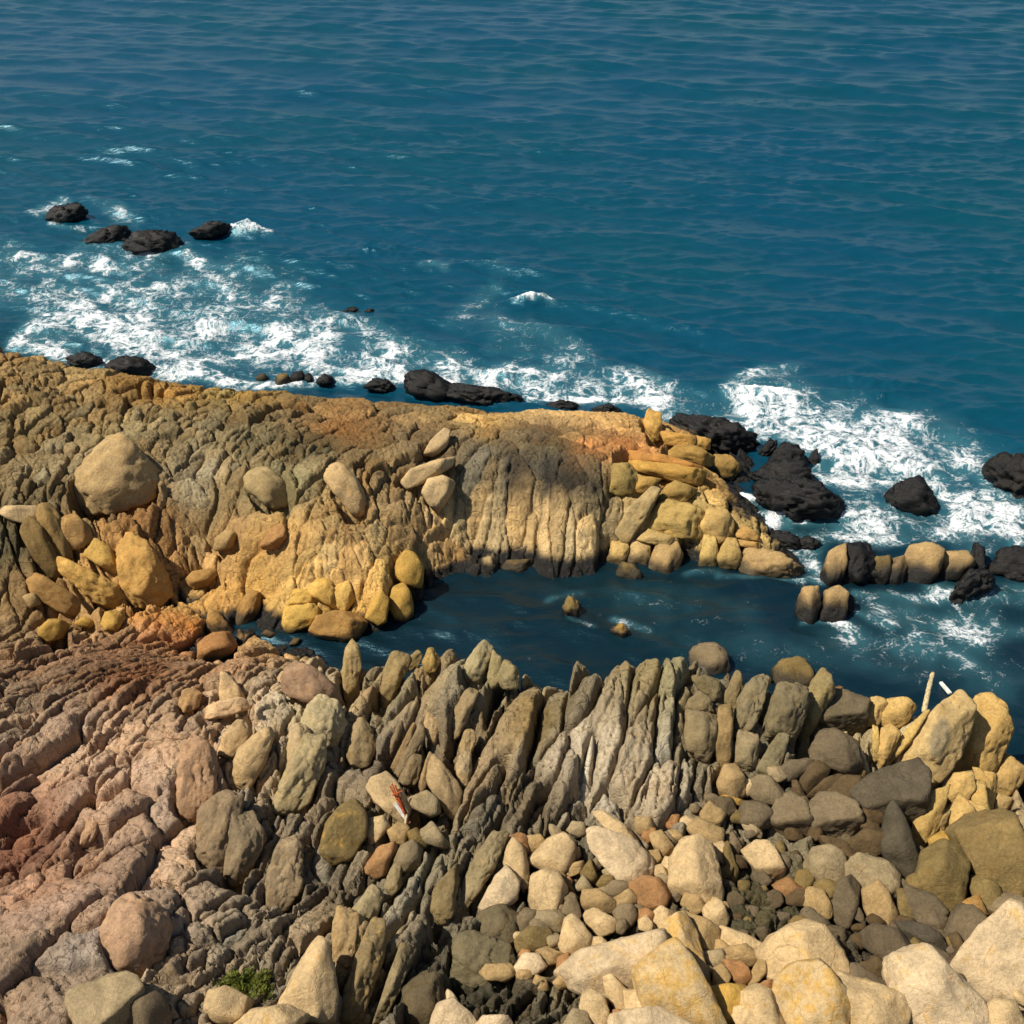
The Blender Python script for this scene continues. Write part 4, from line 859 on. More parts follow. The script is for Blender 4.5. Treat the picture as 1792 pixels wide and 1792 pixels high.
# ---------------------------------------------------------------- sea
def sea():
    ys = [9.0]
    while ys[-1] < 105: ys.append(ys[-1] * 1.0027)
    while ys[-1] < 5000: ys.append(ys[-1] * 1.045)
    ys = [-400, -100, -30, -5, 2, 6] + ys
    ys = np.array(ys)
    ui = np.linspace(-1, 1, 1101)
    out = np.array([1.05, 1.15, 1.35, 1.8, 3, 6, 15, 40, 120])
    us = np.concatenate([-out[::-1], ui, out])
    w = 16 + 0.50 * np.clip(ys, 0, 105)
    Xs = us[None, :] * w[:, None]; Ys = np.repeat(ys[:, None], len(us), 1)
    amp = 0.6 + 0.4 * sstep(20.0, 29.0, Ys + 0.35 * (Xs - 6))       # the channel is sheltered
    amp *= 1 - sstep(110, 300, Ys)
    amp *= 1 - sstep(1.05, 1.8, np.abs(us))[None, :]
    r = np.random.default_rng(21)
    Z = np.zeros_like(Xs); DX = np.zeros_like(Xs); DY = np.zeros_like(Xs); CUR = np.zeros_like(Xs)
    gust = 0.75 + 0.5 * sstep(-0.5, 0.5, fbm2(Xs * 0.05, Ys * 0.08, 3))
    n = 84
    for i in range(n):
        lam = 0.36 * (6.0 / 0.36) ** ((i + r.uniform(0, 1)) / n)
        th = math.radians(-100) + r.normal(0, 0.24 if lam > 1.5 else 0.36)   # run towards the shore
        k = 2 * math.pi / lam
        a = 0.0078 * lam ** 0.62 * r.uniform(0.6, 1.4)
        if lam > 2.0: a *= 0.75
        ph = r.uniform(0, 6.283)
        arg = k * (math.cos(th) * Xs + math.sin(th) * Ys) + ph
        fade = 1.0 if lam > 0.9 else (1 - sstep(45, 70, Ys))
        c = np.cos(arg) * a * fade; s = np.sin(arg) * a * fade
        Z += c; DX -= math.cos(th) * s * 0.55; DY -= math.sin(th) * s * 0.55
    Z *= amp * gust; DX *= amp * gust; DY *= amp * gust
    # broken water: foam amount laid down where the photograph shows it
    P = np.stack([Xs.ravel(), Ys.ravel(), 0 * Xs.ravel()], 1)
    v = P - CAM; dep = np.maximum(v @ c_f, 0.5)
    U = (IMG / 2 + FPX * (v @ c_r) / dep).reshape(Xs.shape); V = (IMG / 2 - FPX * (v @ c_u) / dep).reshape(Xs.shape)
    ok = (Ys > 8) & (Ys < 120)
    wxx = 26 * fbm2(Xs * 0.55, Ys * 0.4, 4); wyy = 15 * fbm2(Xs * 0.55 + 40, Ys * 0.4, 4)
    U2 = U + wxx; V2 = V + wyy
    A = np.zeros_like(Xs)
    for (x0, y0, x1, y1, wd, am) in FOAM:
        dx, dy = x1 - x0, (y1 - y0)
        ky = 1.6                                       # foreshortened across the view
        L2 = dx * dx + (dy * ky) ** 2 + 1e-6
        t = np.clip(((U2 - x0) * dx + (V2 - y0) * dy * ky * ky) / L2, 0, 1)
        d = np.sqrt((U2 - x0 - t * dx) ** 2 + ((V2 - y0 - t * dy) * ky) ** 2) / wd
        g = am * np.exp(-0.5 * np.clip(d, 0, 6) ** 2 * 1.1)
        A = 1 - (1 - A) * (1 - np.where(ok, g, 0))
    A = np.clip(A * np.where(A > .9, 1, 0.62 + 0.75 * sstep(-.45, .5, fbm2(Xs * .9 + 7, Ys * .55, 3))), 0, 1)
    # a few lumps where surf heaps up
    Z += A ** 2 * (0.05 + 0.10 * fbm2(Xs * 1.6, Ys * 1.6, 4) + 0.06 * fbm2(Xs * 6, Ys * 6, 3))
    for (px, py, wd, hh) in HEAP:
        p = at(px, py, 0)
        Z += hh * np.exp(-(((Xs - p[0]) / wd) ** 2 + ((Ys - p[1]) / (wd * 0.6)) ** 2)) * (1 + 0.5 * fbm2(Xs * 4, Ys * 4, 3))
    Vv = np.stack([Xs + DX, Ys + DY, Z], -1).reshape(-1, 3)
    ny, nx = Xs.shape
    idx = np.arange(nx * ny).reshape(ny, nx)
    F = np.stack([idx[:-1, :-1], idx[:-1, 1:], idx[1:, 1:], idx[1:, :-1]], -1).reshape(-1, 4)
    o = mesh_from('sea', Vv, F, M_SEA, attrs={'foam': ('FLOAT', A), 'deep': ('FLOAT', sstep(22, 30, Ys + 0.35 * (Xs - 6)))})
    tag(o, 'deep teal blue sea with small wind waves and white surf along the rocks', 'sea', kind='structure')

FOAM = [
 (40,600,110,625,18,.95),(110,625,260,650,14,1),(260,650,400,668,14,1),(400,668,700,668,10,.95),(60,585,180,560,22,.85),(180,600,330,625,22,.85),(330,640,540,600,20,.9),(540,640,700,660,14,.9),
 (0,458,160,455,16,.8),(0,500,200,520,50,.6),(200,450,330,520,46,.6),(150,560,500,620,50,.6),(430,480,620,600,50,.45),(230,570,420,575,30,.6),(0,425,80,480,22,.5),(100,555,240,585,24,.8),(420,520,560,600,34,.5),(330,480,450,560,40,.35),
 (60,375,110,350,9,.65),(150,352,240,385,12,.55),(90,395,150,400,7,.6),(260,445,320,430,8,.8),(320,445,360,470,12,.5),(396,400,466,408,6,1),(410,396,440,404,7,1),
 (700,655,900,670,16,.7),(880,670,1160,705,20,.7),(560,610,720,640,24,.62),(600,580,800,640,36,.42),(700,630,880,650,20,.55),(800,570,870,480,22,.35),(740,462,780,470,9,.6),(820,460,870,462,8,.45),(900,522,958,532,8,1),(860,560,1010,610,26,.42),(880,605,1030,640,26,.5),
 (900,650,1090,672,18,.85),(930,695,1160,705,10,1),(1080,650,1200,700,22,.5),(1150,715,1320,745,15,.75),(1100,690,1300,720,26,.45),
 (1290,690,1390,705,20,.95),(1310,712,1420,720,20,.9),(1330,745,1440,760,26,1),(1400,760,1540,790,32,1),(1440,800,1600,815,30,1),(1340,690,1620,800,60,.55),(1440,840,1510,850,16,1),(1520,750,1600,790,18,.8),(1480,820,1550,850,14,.9),
 (1290,655,1390,640,12,.5),(1480,715,1660,770,22,.45),(1600,760,1792,830,50,.5),(1680,960,1792,960,20,.6),(1640,850,1700,935,16,.85),(1620,850,1790,900,30,.55),(1700,900,1792,930,24,.65),(1660,790,1740,850,22,.4),
 (1290,900,1500,915,14,.9),(1500,900,1792,900,50,.5),(1440,940,1540,930,18,.9),(1500,950,1660,940,16,.8),(1540,900,1640,930,16,.7),(1300,878,1350,882,5,.95),(1290,895,1330,910,12,.7),(1330,910,1480,905,12,.85),(1330,915,1420,960,20,.55),(1395,965,1440,1000,14,.8),(1410,1005,1440,1015,10,.7),(1260,870,1310,880,6,.8),
 (1640,1030,1792,1045,26,.7),(1540,1060,1720,1115,30,.72),(1700,1080,1792,1100,24,.5),(1480,1065,1560,1095,9,.7),(1395,1090,1480,1098,5,.75),(1500,1035,1640,1050,10,.65),(1600,1110,1690,1160,14,.4),
 (1270,1008,1400,1012,6,.55),(1200,1005,1270,1000,8,.4),(1000,1030,1300,1060,40,.2),(1080,1085,1130,1105,6,.5),(1000,1085,1040,1100,7,.45),(960,1050,1020,1040,6,.3),(1150,1100,1420,1150,50,.24),(1450,1130,1780,1200,50,.34),(700,1060,900,1150,60,.16),(1480,1110,1620,1140,20,.4),
 (430,1095,520,1105,10,.25),(340,1150,400,1130,8,.2),(1792,1440,1780,1470,10,.9),
]
HEAP = [(430,402,.55,.30),(928,526,.5,.22),(1350,700,1.0,.18),(1480,790,1.3,.22),(1540,680,1.3,.15),(650,440,1.8,.14),(1340,180,3.0,.12)]

def sea_material():
    m, nt, bs = new_mat('sea_water')
    L = nt.links.new
    pos = N(nt, 'ShaderNodeNewGeometry').outputs['Position']
    foam = N(nt, 'ShaderNodeAttribute', attribute_name='foam').outputs['Fac']
    deep = N(nt, 'ShaderNodeAttribute', attribute_name='deep').outputs['Fac']
    flat = N(nt, 'ShaderNodeVectorMath', operation='MULTIPLY'); flat.inputs[1].default_value = (1, 1, 0); L(pos, flat.inputs[0])
    wv = N(nt, 'ShaderNodeTexNoise', Scale=0.9, Detail=3.0); L(flat.outputs[0], wv.inputs['Vector'])
    w2 = N(nt, 'ShaderNodeVectorMath', operation='MULTIPLY_ADD'); L(wv.outputs['Color'], w2.inputs[0]); w2.inputs[1].default_value = (0.9, 0.9, 0); L(flat.outputs[0], w2.inputs[2])
    vec = w2.outputs[0]
    def lace(scale, rough):
        n = N(nt, 'ShaderNodeTexNoise', Scale=scale, Detail=7.0, Roughness=rough); L(vec, n.inputs['Vector'])
        a = math_n(nt, 'ABSOLUTE', math_n(nt, 'SUBTRACT', n.outputs['Fac'], 0.5))
        return math_n(nt, 'SUBTRACT', 1.0, math_n(nt, 'MULTIPLY', a, 6.5), clamp=True)
    l1 = lace(2.1, 0.62); l2 = lace(6.5, 0.6)
    nb = N(nt, 'ShaderNodeTexNoise', Scale=1.7, Detail=8.0, Roughness=0.68); L(vec, nb.inputs['Vector'])
    nf = N(nt, 'ShaderNodeTexNoise', Scale=22.0, Detail=4.0, Roughness=0.7); L(flat.outputs[0], nf.inputs['Vector'])
    s = math_n(nt, 'ADD', math_n(nt, 'MULTIPLY', l1, 0.34), math_n(nt, 'MULTIPLY', l2, 0.20))
    s = math_n(nt, 'ADD', s, math_n(nt, 'MULTIPLY', ramp(nt, nb.outputs['Fac'], 0.30, 0.70), 0.30))
    s = math_n(nt, 'ADD', s, math_n(nt, 'MULTIPLY', ramp(nt, nf.outputs['Fac'], 0.3, 0.7), 0.16))
    thr = math_n(nt, 'SUBTRACT', 0.90, math_n(nt, 'MULTIPLY', foam, 0.55))
    mask = ramp(nt, s, thr, math_n(nt, 'ADD', thr, 0.46))
    mask = math_n(nt, 'MULTIPLY', mask, ramp(nt, foam, 0.02, 0.12))
    # bubbles below the surface tint the water
    aer = math_n(nt, 'MULTIPLY', ramp(nt, foam, 0.05, 0.8), 0.6)
    wcol = mixc(nt, deep, (0.002, 0.011, 0.018, 1), (0.001, 0.040, 0.072, 1))
    wn = N(nt, 'ShaderNodeTexNoise', Scale=0.07, Detail=3.0); L(flat.outputs[0], wn.inputs['Vector'])
    wcol = mixc(nt, ramp(nt, wn.outputs['Fac'], 0.35, 0.7, 0, 0.5), wcol, mixc(nt, 1.0, wcol, (0.9, 1.1, 0.75, 1), 'MULTIPLY'))
    wcol = mixc(nt, aer, wcol, (0.040, 0.13, 0.15, 1))
    L(mixc(nt, mask, wcol, (0.74, 0.75, 0.74, 1)), bs.inputs['Base Color'])
    L(ramp(nt, mask, 0, 1, 0.27, 0.9), bs.inputs['Roughness'])
    L(ramp(nt, mask, 0, 1, 0.75, 0.1), bs.inputs['Specular IOR Level'])
    L(mixc(nt, mask, (0.42, 0.82, 1.0, 1), (1, 1, 1, 1)), bs.inputs['Specular Tint'])
    bs.inputs['IOR'].default_value = 1.333
    # ripples too small for the mesh
    st = N(nt, 'ShaderNodeMapping'); st.inputs['Rotation'].default_value = (0, 0, math.radians(-10)); st.inputs['Scale'].default_value = (2.2, 5.5, 1); L(flat.outputs[0], st.inputs['Vector'])
    r1 = N(nt, 'ShaderNodeTexNoise', Scale=1.6, Detail=5.0, Roughness=0.62); L(st.outputs[0], r1.inputs['Vector'])
    st2 = N(nt, 'ShaderNodeMapping'); st2.inputs['Rotation'].default_value = (0, 0, math.radians(12)); st2.inputs['Scale'].default_value = (0.9, 2.6, 1); L(flat.outputs[0], st2.inputs['Vector'])
    r2 = N(nt, 'ShaderNodeTexNoise', Scale=1.0, Detail=3.0, Roughness=0.5); L(st2.outputs[0], r2.inputs['Vector'])
    hs = math_n(nt, 'ADD', r1.outputs['Fac'], math_n(nt, 'MULTIPLY', r2.outputs['Fac'], 1.6))
    hh = math_n(nt, 'ADD', hs, math_n(nt, 'MULTIPLY', mask, math_n(nt, 'MULTIPLY', nf.outputs['Fac'], 0.5)))
    b = N(nt, 'ShaderNodeBump', Strength=0.8, Distance=0.035); L(hh, b.inputs['Height']); L(b.outputs[0], bs.inputs['Normal'])
    return m
M_SEA = sea_material()
sea()

_ico = {}
def ico(sub):
    if sub not in _ico:
        import bmesh
        bm = bmesh.new(); bmesh.ops.create_icosphere(bm, subdivisions=sub, radius=1.0)
        V = np.array([v.co for v in bm.verts]); F = np.array([[v.index for v in f.verts] for f in bm.faces]); bm.free()
        _ico[sub] = (V, F)
    return _ico[sub]

KIND = {'slab': ('upright_rock', 'rock slab', 'tilted slabs of the rock ledges'), 'boulder': ('boulder', 'boulder', 'boulders lying on the rocks'),
        'cobble': ('cobble', 'cobble', 'small stones among the boulders'), 'column': ('rock_block', 'rock block', 'jointed yellow rock blocks'), 'sea': ('sea_rock', 'sea rock', 'rocks standing in the sea')}
MADE = []      # name, px centre, label pieces

def build_rock(kind, colr, poly, opt='', depth=None, seed=0, look_=''):
    r = np.random.default_rng(seed + 1000)
    P, A, (cx, cy), size_px, d, h0, k, R, C = rock_place(kind, poly, opt)
    rr = np.cross(d, [0, 0, 1.0]); rr /= np.linalg.norm(rr); uu = np.cross(rr, d)
    grow_ = 1.10 if (kind == 'column' or 'u' in opt) else (1.14 if kind == 'slab' else (1.0 if kind == 'sea' else 1.03))
    if 'head' in look_ or 'knob' in look_: grow_ = 1.28
    P = np.array([cx, cy]) + (P - np.array([cx, cy])) * grow_
    Q = np.stack([(P[:, 0] - cx) * k, -(P[:, 1] - cy) * k], 1)
    # principal axes of the outline
    Cv = np.cov(Q.T); ev, ax = np.linalg.eigh(Cv); minor = math.sqrt(max(ev[0], 1e-8)); major = math.sqrt(ev[1])
    T = {'boulder': 1.0, 'cobble': 0.95, 'slab': 0.60, 'column': 0.52, 'sea': 0.9}[kind] * (0.55 * R + 0.65 * minor)
    if depth: T *= depth
    sub = 5 if size_px > 62 else (4 if size_px > 20 else 3)
    V, F = ico(sub)
    S = np.array([major, minor]) / major
    loc = V.copy()
    a2 = ax[:, ::-1]                                     # columns: major, minor
    lr = loc[:, 0] * max(S[0], .45); lu = loc[:, 1] * max(S[1], .45); lw = loc[:, 2] * max(T / (2.0 * major), .35)
    D3 = np.stack([a2[0, 0] * lr + a2[0, 1] * lu, a2[1, 0] * lr + a2[1, 1] * lu, lw], 1)
    D3 /= np.linalg.norm(D3, axis=1)[:, None]
    # half-spaces: the traced edges, a bevel behind and before each, and random facets front and back
    pl = []
    sgn = 1 if A < 0 else -1
    for i in range(len(Q)):
        p, q = Q[i], Q[(i + 1) % len(Q)]
        e = q - p; n = np.array([e[1], -e[0]]); n /= np.linalg.norm(n) + 1e-9
        m = (p + q) / 2
        if n @ m < 0: n = -n
        dist = max(n @ m, 0.15 * minor)
        pl.append((np.array([n[0], n[1], 0.0]), dist))
        for tl in (r.uniform(35, 60), -r.uniform(35, 60)):
            t = math.radians(tl)
            pl.append((np.array([n[0] * math.cos(t), n[1] * math.cos(t), math.sin(t)]), (dist * math.cos(t) + T * abs(math.sin(t))) * (r.uniform(0.80, 0.95) if kind in ('boulder', 'cobble', 'sea') else r.uniform(.90, 1.0))))
    up = np.array([rr @ [0, 0, 1], uu @ [0, 0, 1], -d @ [0, 0, 1]])
    topn = up + np.array([0, 0, 0.35]) + r.normal(0, 0.12, 3)
    for n, dd in ((topn, 1.0), (np.array([r.normal(0, .2), -0.55, 1]), 0.95), (np.array([r.normal(0, .3), .2, 1]), 1.0), (np.array([r.normal(0, .3), r.normal(0, .3), -1]), 1.0),
                  (np.array([-.7, .2, .8]), r.uniform(.95, 1.15)), (np.array([.75, -.1, .8]), r.uniform(.85, 1.05))):
        n = n / np.linalg.norm(n)
        sup = max((Q @ n[:2]).max(), 0.2 * R) * 0.9
        dd = dd * (T * abs(n[2]) + sup * 0.62)
        pl.append((n, dd))
    for q in range({'boulder': 6, 'cobble': 4, 'slab': 5, 'column': 1, 'sea': 6}[kind]):
        n = r.normal(0, 1, 3); n[2] = abs(n[2]) + .55; n /= np.linalg.norm(n)
        sup = (Q @ n[:2]).max() + T * abs(n[2])
        pl.append((n, sup * r.uniform(.58, .78)))
    if 'f' in opt or 'c' in opt:      # a strong flat top meeting a steep shaded face
        n = up + np.array([-.15, 0, 0.15]); n /= np.linalg.norm(n); pl.append((n, 0.60 * max((Q @ n[:2]).max(), R)))
        n = np.array([.35, -0.75, 0.62]); n /= np.linalg.norm(n); pl.append((n, 0.66 * max((Q @ n[:2]).max(), R)))
    Nn = np.array([p[0] for p in pl]); Dd = np.array([p[1] for p in pl])
    pexp = {'boulder': r.uniform(18, 60), 'cobble': r.uniform(10, 30), 'slab': r.uniform(14, 26), 'column': 44, 'sea': 14}[kind]
    if 'c' in opt or 'f' in opt: pexp = 60
    if 'u' in opt: pexp = 40
    g = np.clip(D3 @ Nn.T, 0, None) / Dd[None]
    rad = (g ** pexp).sum(1) ** (-1.0 / pexp)
    Pn = D3 * rad[:, None]
    # weathering
    w0 = Pn / max(R, .05)
    off = r.uniform(0, 60, 3)
    rough = {'boulder': 0.11, 'cobble': 0.07, 'slab': 0.13, 'column': 0.09, 'sea': 0.22}[kind]
    if 'u' in opt: rough = .08
    disp = R * rough * (1.1 * fbm3(w0 * 1.1 + off, 3) + 0.7 * fbm3(w0 * 3.1 - off, 3)) + 0.016 * fbm3(Pn * 7 + off, 4, .65)
    if kind == 'sea' and 'u' not in opt: disp += R * .50 * (0.30 - np.abs(fbm3(w0 * 1.9 - off, 4, .6)) * 2.4)
    if kind in ('slab', 'column', 'sea'):
        # bedding runs along the long axis
        across = Pn[:, :2] @ a2[:, 1]; along = Pn[:, :2] @ a2[:, 0]
        st = noise3(np.stack([across * 12 + off[0], along * 1.4, Pn[:, 2] * 6], 1)) + .5 * noise3(np.stack([across * 27, along * 2.5 + off[1], Pn[:, 2] * 14], 1))
        disp += (0.011 if kind == 'column' else 0.018) * st
        rid = 1 - np.abs(fbm3(w0 * 1.3 + off[::-1], 2)) * 5
        disp -= 0.045 * min(1, R * 3) * np.clip(rid, 0, 1) ** 3
    elif r.uniform() < 0.45:
        rid = 1 - np.abs(fbm3(w0 * .8 + off[::-1], 2)) * 9
        disp -= 0.02 * min(1, R * 2) * np.clip(rid, 0, 1) ** 2
    Pn = Pn + D3 * disp[:, None]
    Wd = Pn[:, :1] * rr + Pn[:, 1:2] * uu - Pn[:, 2:3] * d
    Wp = C + Wd
    base = albedo(PAL[colr]) * .79
    if colr != 'X' and kind in ('slab', 'column', 'boulder') and h0[2] > .1:      # of one stone with the ledge it belongs to
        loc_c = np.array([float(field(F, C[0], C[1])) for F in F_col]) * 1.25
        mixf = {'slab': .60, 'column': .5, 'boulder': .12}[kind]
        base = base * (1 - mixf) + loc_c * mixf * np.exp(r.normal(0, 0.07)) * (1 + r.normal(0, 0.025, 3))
    c = np.repeat(base[None], len(Wp), 0)
    n1 = fbm3(Wp * 2.2 + off, 3); n2 = fbm3(Wp * 5.5 - off, 4, .6)
    c *= (1 + 0.22 * n1)[:, None]
    k1 = sstep(0.05, 0.4, n2)[:, None]
    if kind in ('slab', 'column') or colr in 'LOY':
        c = c * (1 - .45 * k1) + c * np.array([1.0, .84, .55]) * .45 * k1
    else:
        c = c * (1 - .3 * k1) + c * np.array([.82, .8, .78]) * .3 * k1
    if 'l' in opt or 'L' in opt:
        th = 0.12 if 'l' in opt else -0.08
        m = sstep(th, th + .16, fbm3(Wp * 6.5 + off * 2, 5, .75))[:, None] * (0.5 if 'l' in opt else .62)
        c = c * (1 - m) + albedo((196, 152, 66)) * m
    if 'g' in opt:
        q = np.exp(-(((Pn[:, 0] - .05 * R) / (.35 * R)) ** 2 + ((Pn[:, 1] - 0.1 * R) / (.75 * R)) ** 2))
        m = sstep(.35, .6, q + .25 * n2)[:, None] * .75
        c = c * (1 - m) + albedo((118, 110, 88)) * m
    wet = np.zeros(len(Wp))
    if kind == 'sea' or h0[2] < 0.75:
        wl = 0.40 if 'u' in opt else 0.16
        if colr == 'X': wet[:] = 0.85
        m = 1 - sstep(wl * .6 + .5 * wl * n1, wl * 1.3 + .6 * wl * n1 + .05, Wp[:, 2] + .06 * n2)
        if kind != 'sea': m *= .8
        c = c * (1 - m[:, None]) + np.array([.013, .011, .008]) * m[:, None]
        wet = np.maximum(wet, m)
        if colr == 'X':
            c = np.array([.009, .008, .0065]) * (1 + .7 * n1 + .4 * n2)[:, None]
            gr = sstep(.15, .5, fbm3(Wp * 3 - off, 3))[:, None] * .6
            c = c * (1 - gr) + np.array([.018, .014, .006]) * gr
    c = np.clip(c, .004, .85)
    o = mesh_from(KIND[kind][0], Wd, F, M_STONE, attrs={'Col': ('FLOAT_COLOR', rgba(c)), 'wet': ('FLOAT', wet)})
    o.location = C
    return o, (cx, cy), size_px, C

for i, (kind, colr, look, land, poly, opt) in enumerate(rows):
    o, c, s, C = build_rock(kind, colr, poly, opt, seed=i, look_=look if kind == 'slab' and 'crest' in look + (land or '') or 'pillar' in look else '')
    MADE.append(dict(o=o, c=c, s=s, look=look, land=land, kind=kind, poly=poly))

# ---------------------------------------------------------------- loose stones filling the beach between the traced ones
BEACH = [[(905,1475),(1030,1440),(1200,1420),(1250,1390),(1300,1360),(1500,1340),(1560,1430),(1620,1500),(1700,1590),(1790,1600),(1800,1790),(1000,1790),(960,1730),(900,1700)]]
DARKZ = [(1260,1400),(1500,1340),(1790,1560),(1790,1660),(1640,1740),(1480,1700),(1300,1640),(1260,1560)]
_r = random.Random(77)
placed = []
tries = 0
SHAPES = [('round', 'rounded'), ('flat', 'flat'), ('long', 'oblong'), ('angular', 'angular')]
while len(placed) < 128 and tries < 9000:
    tries += 1
    p = (_r.uniform(900, 1790), _r.uniform(1345, 1790))
    if not inside(p, BEACH[0]): continue
    if any(inside(p, m['poly'], 0.92) for m in MADE if m['s'] > 20): continue
    s = _r.choice([9, 10, 12, 13, 15, 17, 20])
    if any(math.hypot(p[0] - q[0][0], p[1] - q[0][1]) < 0.75 * (s + q[1]) for q in placed): continue
    placed.append((p, s))
    dark = inside(p, DARKZ)
    nm, sh = _r.choice(SHAPES)
    asp = {'round': 1.0, 'flat': 1.5, 'long': 1.9, 'angular': 1.15}[nm]
    th = 0.0 if nm == 'flat' else _r.uniform(-1.3, 1.3); nv = 5 if nm == 'angular' else 8
    a0 = _r.uniform(0, 6.28)
    poly = []
    for q in range(nv):
        t = a0 + 2 * math.pi * q / nv; rr_ = 1 + _r.uniform(-.15, .15)
        ex, ey = s * math.sqrt(asp) * rr_ * math.cos(t), s / math.sqrt(asp) * rr_ * math.sin(t)
        poly.append((p[0] + ex * math.cos(th) - ey * math.sin(th), p[1] + ex * math.sin(th) + ey * math.cos(th)))
    cl, cn = _r.choice([('D', 'dark grey'), ('B', 'dark brown'), ('V', 'grey'), ('L', 'olive')] if dark else [('T', 'tan'), ('P', 'pale'), ('G', 'grey'), ('T', 'tan'), ('S', 'dull grey'), ('R', 'rusty')])
    o, c, sz, C = build_rock('cobble', cl, poly, '', seed=5000 + tries)
    MADE.append(dict(o=o, c=c, s=sz, look='small %s %s stone' % (cn, sh), land=None, kind='cobble', poly=poly))

# labels: the look of each rock, then where it lies among the rocks one can find by name
def direction(a, b):
    dx, dy = a[0] - b[0], a[1] - b[1]
    if abs(dx) > 1.7 * abs(dy): return 'right of' if dx > 0 else 'left of'
    if abs(dy) > 1.7 * abs(dx): return 'below' if dy > 0 else 'above'
    return ('lower right of' if dx > 0 else 'lower left of') if dy > 0 else ('upper right of' if dx > 0 else 'upper left of')
LAND = [m for m in MADE if m['land']]
used = set()
looks = {}
for m in MADE: looks[m['look']] = looks.get(m['look'], 0) + 1
for m in MADE:
    near = sorted((l for l in LAND if l is not m), key=lambda l: math.hypot(l['c'][0] - m['c'][0], l['c'][1] - m['c'][1]))
    if m['land']:
        cand = [m['look'] if len(m['look'].split()) >= 4 else m['look'] + ', %s the %s' % (direction(m['c'], near[0]['c']), near[0]['land'])]
    else:
        cand = ['%s, %s the %s' % (m['look'], direction(m['c'], l['c']), l['land']) for l in near[:2]]
        cand += ['%s between the %s and the %s' % (m['look'], near[a]['land'], near[b]['land']) for a, b in ((0, 1), (0, 2), (1, 2), (0, 3))]
        cand += ['%s, %s the %s' % (m['look'], direction(m['c'], l['c']), l['land']) for l in near[2:7]]
    lab = next((c for c in cand if c not in used and len(c.split()) <= 16), cand[0])
    used.add(lab)
    tag(m['o'], lab, KIND[m['kind']][1], KIND[m['kind']][2])

# ---------------------------------------------------------------- things washed up
def wood_material(name, col, col2, scale):
    m, nt, bs = new_mat(name); L = nt.links.new
    tc = N(nt, 'ShaderNodeTexCoord').outputs['Object']
    mp = N(nt, 'ShaderNodeMapping'); mp.inputs['Scale'].default_value = scale; L(tc, mp.inputs['Vector'])
    n = N(nt, 'ShaderNodeTexNoise', Scale=9.0, Detail=6.0, Roughness=.65); L(mp.outputs[0], n.inputs['Vector'])
    L(mixc(nt, ramp(nt, n.outputs['Fac'], .35, .65), tuple(albedo(col)) + (1,), tuple(albedo(col2)) + (1,)), bs.inputs['Base Color'])
    bs.inputs['Roughness'].default_value = .85
    b = N(nt, 'ShaderNodeBump', Strength=.5, Distance=.01); L(n.outputs['Fac'], b.inputs['Height']); L(b.outputs[0], bs.inputs['Normal'])
    return m

def limb(name, p0, p1, r0, r1, mat, bend=0.03, flat=1.0, parent=None, seed=0, sides=10, rings=14):
    """an uneven stick or plank from p0 to p1"""
    r = np.random.default_rng(seed)
    p0, p1 = np.array(p0, float), np.array(p1, float)
    ax = p1 - p0; L = np.linalg.norm(ax); ax /= L
    s1 = np.cross(ax, [0.2, 1, 0.3]); s1 /= np.linalg.norm(s1); s2 = np.cross(ax, s1)
    V = []; F = []
    for i in range(rings):
        t = i / (rings - 1)
        c = ax * L * t + s1 * bend * L * math.sin(t * 3.1) + s2 * bend * .5 * L * math.sin(t * 5 + 1)
        rad = (r0 + (r1 - r0) * t) * (1 + r.normal(0, .05))
        if i in (0, rings - 1): rad *= .7
        for k in range(sides):
            a = 2 * math.pi * k / sides
            V.append(c + s1 * math.cos(a) * rad * (1 + r.normal(0, .05)) + s2 * math.sin(a) * rad * flat * (1 + r.normal(0, .05)))
    for i in range(rings - 1):
        for k in range(sides):
            a, b = i * sides + k, i * sides + (k + 1) % sides
            F.append((a, b, b + sides)); F.append((a, b + sides, a + sides))
    n = len(V); V.append(np.zeros(3)); V.append(ax * L)
    for k in range(sides):
        F.append((n, (k + 1) % sides, k)); F.append((n + 1, (rings - 1) * sides + k, (rings - 1) * sides + (k + 1) % sides))
    o = mesh_from(name, V, F, mat, parent=parent)
    o.location = p0 if parent is None else p0 - np.array(parent.location)
    return o

M_DRIFT = wood_material('bleached_wood', (214, 196, 150), (150, 132, 92), (3, 3, 3))
M_WHITE = wood_material('white_painted_wood', (240, 238, 228), (205, 200, 186), (2, 2, 2))
M_RUST = wood_material('rusted_iron', (196, 92, 28), (120, 46, 14), (4, 4, 4))

